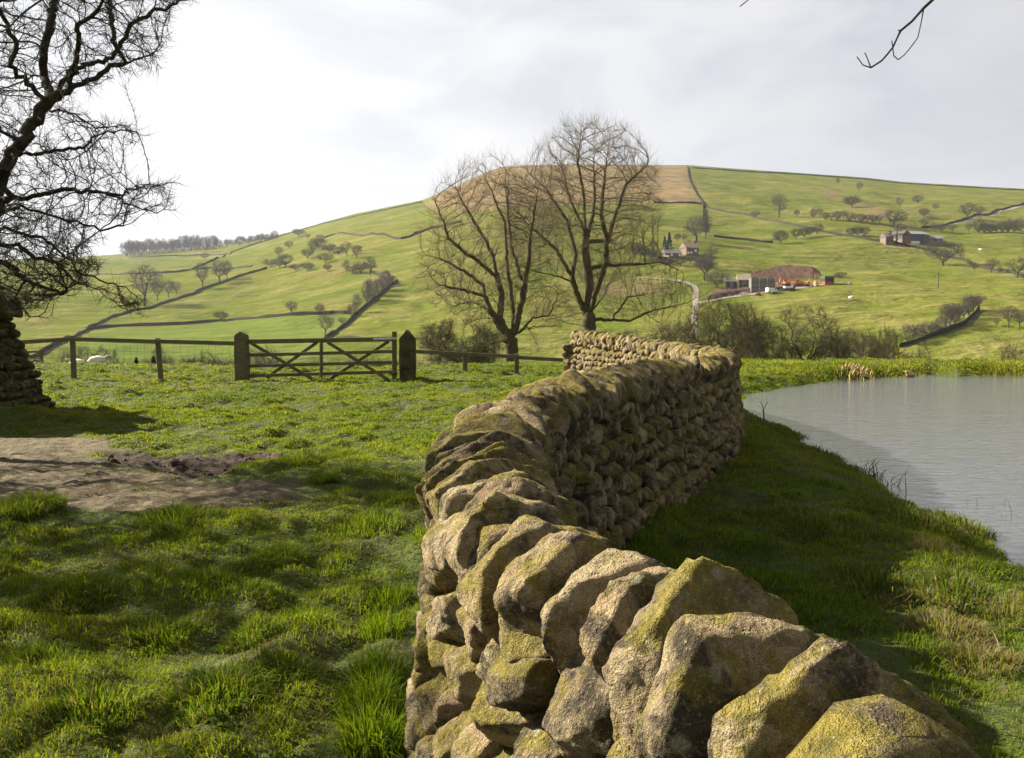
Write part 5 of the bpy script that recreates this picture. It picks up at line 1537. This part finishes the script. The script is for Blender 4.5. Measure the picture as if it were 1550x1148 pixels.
# ------------------------------------------------------------------ gate, posts and fences
YG = 21.4
def gz(px, Y=YG, d=.0):
    q = P(px, 570, Y); return float(H(q[0:1], q[1:2])[0]) + d
def V3(px, py, Y=YG): return Vector(P(px, py, Y))
def chunky_post(px0, px1, ytop, label, mat, pointed, Y=YG):
    a, b = P(px0, 570, Y), P(px1, 570, Y); w = b[0] - a[0]; cx = (a[0] + b[0]) / 2; zb = gz((px0 + px1) / 2, Y); ht = P(px0, ytop, Y)[2] - zb
    bm_ = bmesh.new(); bmesh.ops.create_cube(bm_, size=1)
    bmesh.ops.subdivide_edges(bm_, edges=bm_.edges, cuts=7, use_grid_fill=True)
    for v in bm_.verts:
        x, y, z = v.co
        sh = .10 if not pointed else .24
        t = z + .5
        zz = t * (ht + .3) - .3
        if t > .99: zz -= (abs(x) * 2) * sh * .8 + (.0)
        elif zz > ht - sh: zz = min(zz, ht - (abs(x) * 2) * sh * .8 - .001)
        kx = 1.0
        if not pointed: kx = 1 - .06 * t
        v.co = Vector((x * w * kx, y * w * .95, zz))
        n_ = fbm(np.array([[v.co.x * 6 + px0, v.co.y * 6, v.co.z * 2.0]]), 2)[0]; v.co.x += .012 * n_; v.co.y += .012 * n_
    bmesh.ops.bevel(bm_, geom=[e for e in bm_.edges if e.calc_face_angle(0) > .7], offset=.018, segments=2, affect='EDGES')
    me_ = bpy.data.meshes.new('gate_post'); bm_.to_mesh(me_); bm_.free(); me_.materials.append(M[mat])
    o_ = bpy.data.objects.new('gate_post', me_); COL.objects.link(o_); o_.location = (cx, Y, zb)
    return tag(o_, label, 'gatepost')
chunky_post(357, 376.5, 502.5, 'thick square olive wooden gatepost at the left end of the gate', 'wood', False)
chunky_post(606, 629, 500, 'thick dark pointed gatepost at the right end of the gate', 'darkpost', True)

gl = np.array(V3(487, 545)); gl[2] = gz(487)
gate = empty('field_gate', gl, 'weathered wooden five-bar field gate with crossed braces, closed', 'gate')
def gb(name, a, b, w, h, mat='wood', y=0, par=gate, orgn=None):
    A_, B_ = V3(*a), V3(*b); A_.y += y; B_.y += y
    o_ = Vector(orgn if orgn is not None else gl)
    return MB().bar(A_ - o_, B_ - o_, w, h, bev=.006).build(name, M[mat], par)
gb('top_rail', (373, 517.5), (597, 513.5), .07, .105)
gb('rail', (374, 538), (595, 532.3), .03, .075)
gb('rail', (374, 554.5), (595, 548.5), .03, .075)
gb('rail', (374, 569.5), (595, 563), .03, .075)
gb('upright', (487, 577), (487, 512), .04, .075, y=-.045)
gb('hanging_stile', (597, 576), (597, 502), .08, .105, y=0)
for a, b in [((380, 519), (474, 574)), ((480, 518), (403, 572)), ((496, 518), (590, 576)), ((588, 517), (498, 575))]:
    gb('brace', a, b, .028, .075, y=-.05 if a[0] < b[0] else .04)
h_ = gb('hinge_strap', (566, 513.6), (602, 512.6), .02, .045, 'metal', y=-.075)
gb('hinge_strap', (589, 566), (603, 565.5), .02, .03, 'darkpost', y=-.075)

def rail_fence(name, label, posts, rails, wires, Y, loc_px, pw=.1, mesh=None):
    org = np.array(V3(loc_px, 560, Y)); org[2] = gz(loc_px, Y)
    root = empty(name, org, label, 'fence')
    for (xt, yt, xb, yb) in posts:
        a = V3(xt, yt, Y) - Vector(org); zb = gz(xb, Y, -.2); bq = V3(xb, yb, Y) - Vector(org); bq.z = zb - org[2]
        MB().bar(bq, a, pw, pw, up=(0, 1, 0), bev=.008).build('post', M['wood'], root)
    for (x0, y0, x1, y1) in rails:
        a, b = V3(x0, y0, Y) - Vector(org), V3(x1, y1, Y) - Vector(org); a.y -= .075; b.y -= .075
        MB().bar(a, b, .045, .095, bev=.006).build('rail', M['wood'], root)
    w = MB()
    for (x0, x1, f0, f1) in wires:
        for f in np.linspace(0, 1, 5):
            z0 = gz(x0, Y) * (1 - f) + V3(x0, f0, Y).z * f; z1 = gz(x1, Y) * (1 - f) + V3(x1, f1, Y).z * f
            A_ = V3(x0, 550, Y); B_ = V3(x1, 550, Y); A_.z = z0 + .08 * (1 - f); B_.z = z1 + .08 * (1 - f)
            w.bar(A_ - Vector(org), B_ - Vector(org), .004, .004)
        n = int((x1 - x0) / 10)
        for k in range(1, n):
            x = x0 + (x1 - x0) * k / n; A_ = V3(x, 550, Y); B_ = V3(x, f0 + (f1 - f0) * k / n, Y); A_.z = gz(x, Y) + .05
            w.bar(A_ - Vector(org), B_ - Vector(org), .003, .003, up=(0, 1, 0))
    w.build('wire_netting', M['wire'], root)
rail_fence('post_and_rail_fence', 'single-rail wooden fence with wire netting, left of the gate', [(109.5, 508, 112, 572), (238.5, 512, 244, 572)],
           [(30, 518.5, 112, 513), (112, 513.2, 240, 517.2), (240, 516.8, 360, 520)], [(40, 110, 520, 517), (112, 240, 517, 521), (242, 358, 521, 524)], 21.6, 200)
rail_fence('post_and_rail_fence', 'pale single-rail fence running from the gate behind the stone wall', [(704, 531, 704, 567), (782, 536, 782, 563)],
           [(628, 532, 704, 536), (704, 536, 782, 540), (782, 541, 852, 545)], [(630, 704, 534, 538), (706, 782, 538, 543)], 24.0, 730, .12)

# small stone wall and hurdle beyond the fence at far left
def small_wall():
    Y = 33.0; a, b = P(38, 548, Y), P(112, 566, Y)
    org = np.array([(a[0] + b[0]) / 2, Y, gz(75, Y)])
    root = empty('low_stone_wall', org, 'low dark stone wall beyond the fence at the far left', 'stone wall')
    Vs, Fs, Rn, off = [], [], [], 0
    L = b[0] - a[0]
    for k in range(150):
        t = rng.random(); x = a[0] - 1.5 + (L + 1.5) * t; zt = P(38 + 72 * max(0, (x - a[0]) / L), 546 + 16 * max(0, (x - a[0]) / L), Y)[2]
        zb = float(H(np.array([x]), np.array([Y]))[0]); z = zb + (zt - zb) * (rng.random() * .95 + .02)
        hx, hy, hz = rng.uniform(.1, .22), .2, rng.uniform(.06, .12); pl = [((1, 0, 0), hx), ((-1, 0, 0), hx), ((0, 1, 0), hy), ((0, -1, 0), hy), ((0, .1, 1), hz), ((0, 0, -1), hz)]
        V, Fc = stone(pl, (hx, hy, hz), np.eye(3), np.array([x, Y + rng.normal(0, .06), z]), 2, .01, 8, k)
        Vs.append(V); Fs.append(Fc + off); off += len(V); Rn.append(np.full(len(V), rng.random()))
    o = mesh_np('wall_stone', np.concatenate(Vs) - org, [np.concatenate(Fs)], M['stone'], root, attrs={'rnd': np.concatenate(Rn)}); o['kind'] = 'stuff'
    c = MB(); c.prism([Vector((a[0] - 1.5, Y - .1, org[2] - 1.5)) - Vector(org), Vector((b[0], Y - .1, org[2] - 1.5)) - Vector(org), Vector((b[0], Y - .1, P(110, 564, Y)[2])) - Vector(org), Vector((a[0] - 1.5, Y - .1, P(38, 549, Y)[2])) - Vector(org)], (0, .2, 0))
    c.build('rubble_core', M['core'], root)
    h = np.array([P(55, 545, 34)[0], 34.0, gz(55, 34)])
    hr = empty('small_gate', h, 'small wooden gate above the low stone wall at the far left', 'gate')
    for py in (533, 539, 545): MB().bar(Vector(P(36, py + .5, 34)) - Vector(h), Vector(P(63, py - .5, 34)) - Vector(h), .04, .07).build('rail', M['wood'], hr)
    for px in (38, 62.5):
        bq = Vector(P(px, 550, 34)) - Vector(h); bq.z = -.1
        MB().bar(bq, Vector(P(px, 529, 34)) - Vector(h), .09, .09, up=(0, 1, 0)).build('post', M['wood'], hr)
small_wall()

# ------------------------------------------------------------------ pond life and weeds
g = Z(1378, 570.5, -.3)
duck = empty('duck', (g[0], g[1], -.3), 'brown duck floating near the far pond bank', 'duck', None, R(195)); duck.scale = (.6, .6, .6)
bm_ = bmesh.new(); bmesh.ops.create_icosphere(bm_, subdivisions=3, radius=1)
for v in bm_.verts:
    c = v.co.copy(); v.co = Vector((c.x * .26, c.y * .12, c.z * .10 + .05 + (.07 * max(0, -c.x - .45)) + .03 * max(0, c.x)))
bmesh.ops.create_icosphere(bm_, subdivisions=2, radius=1, matrix=Matrix.Translation((.20, 0, .15)) @ Matrix.Diagonal((.055, .05, .11, 1)))
me_ = bpy.data.meshes.new('body'); bm_.to_mesh(me_); bm_.free(); me_.materials.append(M['duckb'])
for p_ in me_.polygons: p_.use_smooth = True
b_ = bpy.data.objects.new('body', me_); COL.objects.link(b_); b_.parent = duck
MB().ball((.24, 0, .26), (.075, .055, .06)).build('head', M['duckh'], duck, True)
MB().ball((.33, 0, .245), (.05, .028, .014)).build('bill', M['bill'], duck, True)

def reed_clump(px, py, n, wpx, hpx, name, label, mat, fallen=.4, Y=None, wd=.02):
    g = G(px, py); m = mpp(g); p0, p1, p2, rr_ = [], [], [], []
    for k in range(n):
        b = g + np.array([rng.normal(0, wpx * m * .3), rng.normal(0, .3), 0]); b[2] = float(H(b[0:1], b[1:2])[0]) - .03
        h = hpx * m * rng.uniform(.4, 1.05); d = np.array([rng.normal(0, .35), rng.normal(0, .3), 1.0])
        mid = b + d * h * .6
        tip = mid + np.array([rng.normal(0, .5), rng.normal(0, .3), -.5 if rng.random() < fallen else .7]) * h * .45
        p0.append(b); p1.append(mid); p2.append(tip); rr_.append(wd * rng.uniform(.5, 1.2))
    p0, p1, p2, rr_ = map(np.array, (p0, p1, p2, rr_))
    V1, Q1 = tubes(p0, p1, p1 - p0, p2 - p0, rr_, rr_ * .8, 4); V2, Q2 = tubes(p1, p2, p2 - p0, p2 - p1, rr_ * .8, rr_ * .2, 4)
    o = mesh_np(name, np.concatenate([V1, V2]) - g, [np.concatenate([Q1, Q2 + len(V1)])], M[mat]); o.location = g
    return tag(o, label, 'reeds' if 'reed' in name else 'weed', kind='stuff' if 'weed' in name else 'thing')
reed_clump(1292, 568, 60, 46, 20, 'dead_reeds', 'clump of dead straw reeds on the far pond bank', 'straw', .5)
reed_clump(1285, 570, 60, 40, 12, 'fallen_reeds', 'dark broken reeds at the water edge below the straw clump', 'thornbark', .8)
reed_clump(1337, 735, 24, 16, 42, 'bank_weed', 'wispy dead grass stalks on the near pond edge', 'bush', .1, wd=.005)
reed_clump(1500, 806, 12, 30, 60, 'bank_weed', 'tall thin dead stalks on the near pond edge at the right', 'bush', .1, wd=.004)
reed_clump(1545, 975, 10, 50, 40, 'bank_weed', 'broken straw stems lying in the bank grass at the right edge', 'straw', .7, wd=.004)
# forked sapling at the water edge by the wall
g = G(1157, 640); m = mpp(g); Yw = g[1]
st = [[g + np.array([0, 0, -.1]), P(1156, 625, Yw), P(1155, 618, Yw), P(1152, 609, Yw)], [P(1155.5, 621, Yw), P(1159, 614, Yw), P(1162, 608, Yw)]]
pos, par = grow(st, np.zeros((0, 3)), .04, .1, .05, 0, wob=.05); rr, ch, tp = radii(pos, par, .012, .006)
idx = np.where(par >= 0)[0]; pi = par[idx]; nd = pos[idx] - pos[pi]
V, Q = tubes(pos[pi], pos[idx], nd, nd, rr[idx], rr[idx], 5)
o = mesh_np('forked_sapling', V - g, [Q], M['thornbark']); o.location = g; tag(o, 'small forked dead stem at the water edge beside the wall bend', 'sapling')

# dark mud clods along the rut
Vs, Fs, off = [], [], 0
for k in range(60):
    px = rng.uniform(160, 410); py = np.interp(px, [168, 250, 340, 400], [686, 694, 700, 683]) + rng.normal(0, 6)
    q = Z(px, py, .05); z = float(H(q[0:1], q[1:2])[0]); s_ = .008 + .038 * rng.random() ** 2.5
    pl = [(rng.normal(0, 1, 3), s_ * rng.uniform(.7, 1.1)) for _ in range(10)] + [((1, 0, 0), s_ * 1.4), ((-1, 0, 0), s_ * 1.4), ((0, 1, 0), s_), ((0, -1, 0), s_), ((0, 0, 1), s_), ((0, 0, -1), s_)]
    V, Fc = stone(pl, (s_, s_, s_ * .8), np.eye(3), np.array([q[0], q[1], z + s_ * .25]), 2, .012, 7, k)
    Vs.append(V); Fs.append(Fc + off); off += len(V)
o = mesh_np('mud_clods', np.concatenate(Vs), [np.concatenate(Fs)], M['darksoil']); tag(o, 'dark churned mud clods along the edge of the bare patch', 'mud', kind='stuff')

# unseen thorn trees added off the left edge to shade the near grass
t_, m_, top_, wid_ = proto_mesh('thorn', 1, False, 'thorntwig')
for x_, y_, s_, lab in [(-7.6, 5.7, .95, 'low unseen thorn tree added off the left edge near the camera to shade the grass'), (-9.4, 8.5, .8, 'second unseen thorn tree added off the left edge for shade, further from the camera')]:
  r_ = empty('thorn_tree', (x_, y_, 0), lab, 'tree'); r_.scale = (1.15, 1.15, s_)
  for nm_, d_ in (('trunk', t_), ('crown', m_)):
      o_ = bpy.data.objects.new(nm_, d_); COL.objects.link(o_); o_.parent = r_

# ------------------------------------------------------------------ haze
hb = MB().box((0, 0, 85), (3840, 3840, 210))
hz, hnt, hb_, ho = newmat('haze_air'); hnt.nodes.remove(hb_)
pv_ = N(hnt, 'ShaderNodeVolumePrincipled'); pv_.inputs['Color'].default_value = (.86, .9, 1, 1); pv_.inputs['Density'].default_value = .00007; pv_.inputs['Anisotropy'].default_value = .3
hnt.links.new(pv_.outputs[0], ho.inputs['Volume'])
haze = hb.build('haze', hz); tag(haze, 'thin pale haze filling the air of the valley', 'haze', kind='stuff')

# ------------------------------------------------------------------ light
SUN_D = np.array([-.90, .36, 0]); SUN_D /= np.linalg.norm(SUN_D)
ELEV = R(31)
sun_vec = np.array([SUN_D[0] * math.cos(ELEV), SUN_D[1] * math.cos(ELEV), math.sin(ELEV)])
ld = bpy.data.lights.new('sun', 'SUN'); ld.energy = 5.0; ld.angle = R(.6); ld.color = (1.0, .92, .79)
lo = bpy.data.objects.new('sun', ld); COL.objects.link(lo); lo.location = (-40, 20, 60)
lo.rotation_euler = Vector(-sun_vec).to_track_quat('-Z', 'Y').to_euler()

w = bpy.data.worlds.new('World'); C.world = w; w.use_nodes = True
nt = w.node_tree; bg = nt.nodes['Background']
sky = N(nt, 'ShaderNodeTexSky', sky_type='NISHITA', sun_disc=False)
sky.sun_elevation = ELEV
sky.sun_rotation = math.atan2(sun_vec[0], sun_vec[1])
tc = N(nt, 'ShaderNodeTexCoord').outputs['Generated']
sx = N(nt, 'ShaderNodeSeparateXYZ'); nt.links.new(tc, sx.inputs[0])
# clouds on a high layer: project the view direction on a plane
zz = mth(nt, 'ADD', mth(nt, 'MAXIMUM', sx.outputs[2], 0.), .22)
cx = N(nt, 'ShaderNodeCombineXYZ')
nt.links.new(mth(nt, 'DIVIDE', sx.outputs[0], zz), cx.inputs[0]); nt.links.new(mth(nt, 'DIVIDE', sx.outputs[1], zz), cx.inputs[1])
cl = noise(nt, cx.outputs[0], 2.1, 8, .56, .5)
cl2 = noise(nt, cx.outputs[0], .8, 3, .5)
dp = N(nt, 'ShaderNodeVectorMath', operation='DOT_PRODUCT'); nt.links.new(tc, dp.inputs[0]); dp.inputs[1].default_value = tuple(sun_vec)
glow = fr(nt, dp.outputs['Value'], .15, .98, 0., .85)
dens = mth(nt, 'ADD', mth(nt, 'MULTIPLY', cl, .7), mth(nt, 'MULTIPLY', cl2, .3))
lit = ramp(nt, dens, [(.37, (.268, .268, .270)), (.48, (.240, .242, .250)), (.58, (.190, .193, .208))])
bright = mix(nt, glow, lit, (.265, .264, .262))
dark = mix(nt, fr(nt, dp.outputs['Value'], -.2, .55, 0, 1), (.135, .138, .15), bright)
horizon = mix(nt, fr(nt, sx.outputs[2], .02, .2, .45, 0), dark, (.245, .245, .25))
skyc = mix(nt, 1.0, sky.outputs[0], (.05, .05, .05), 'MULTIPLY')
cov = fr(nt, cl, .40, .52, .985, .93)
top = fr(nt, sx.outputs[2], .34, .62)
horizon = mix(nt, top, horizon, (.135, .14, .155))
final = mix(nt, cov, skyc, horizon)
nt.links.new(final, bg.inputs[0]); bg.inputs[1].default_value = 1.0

# ------------------------------------------------------------------ camera
cd = bpy.data.cameras.new('camera'); co = bpy.data.objects.new('camera', cd); COL.objects.link(co)
cd.sensor_width = 36; cd.lens = 36 * F / 1550; cd.clip_start = .05; cd.clip_end = 6000
co.location = EYE; co.rotation_euler = (R(90) - PITCH, 0, 0)
C.camera = co
C.view_settings.view_transform = 'Standard'; C.view_settings.look = 'None'; C.view_settings.exposure = 1.95; C.view_settings.gamma = 1
C.cycles.max_bounces = 6; C.cycles.volume_bounces = 0; C.cycles.diffuse_bounces = 3; C.cycles.transmission_bounces = 3; C.cycles.use_denoising = True
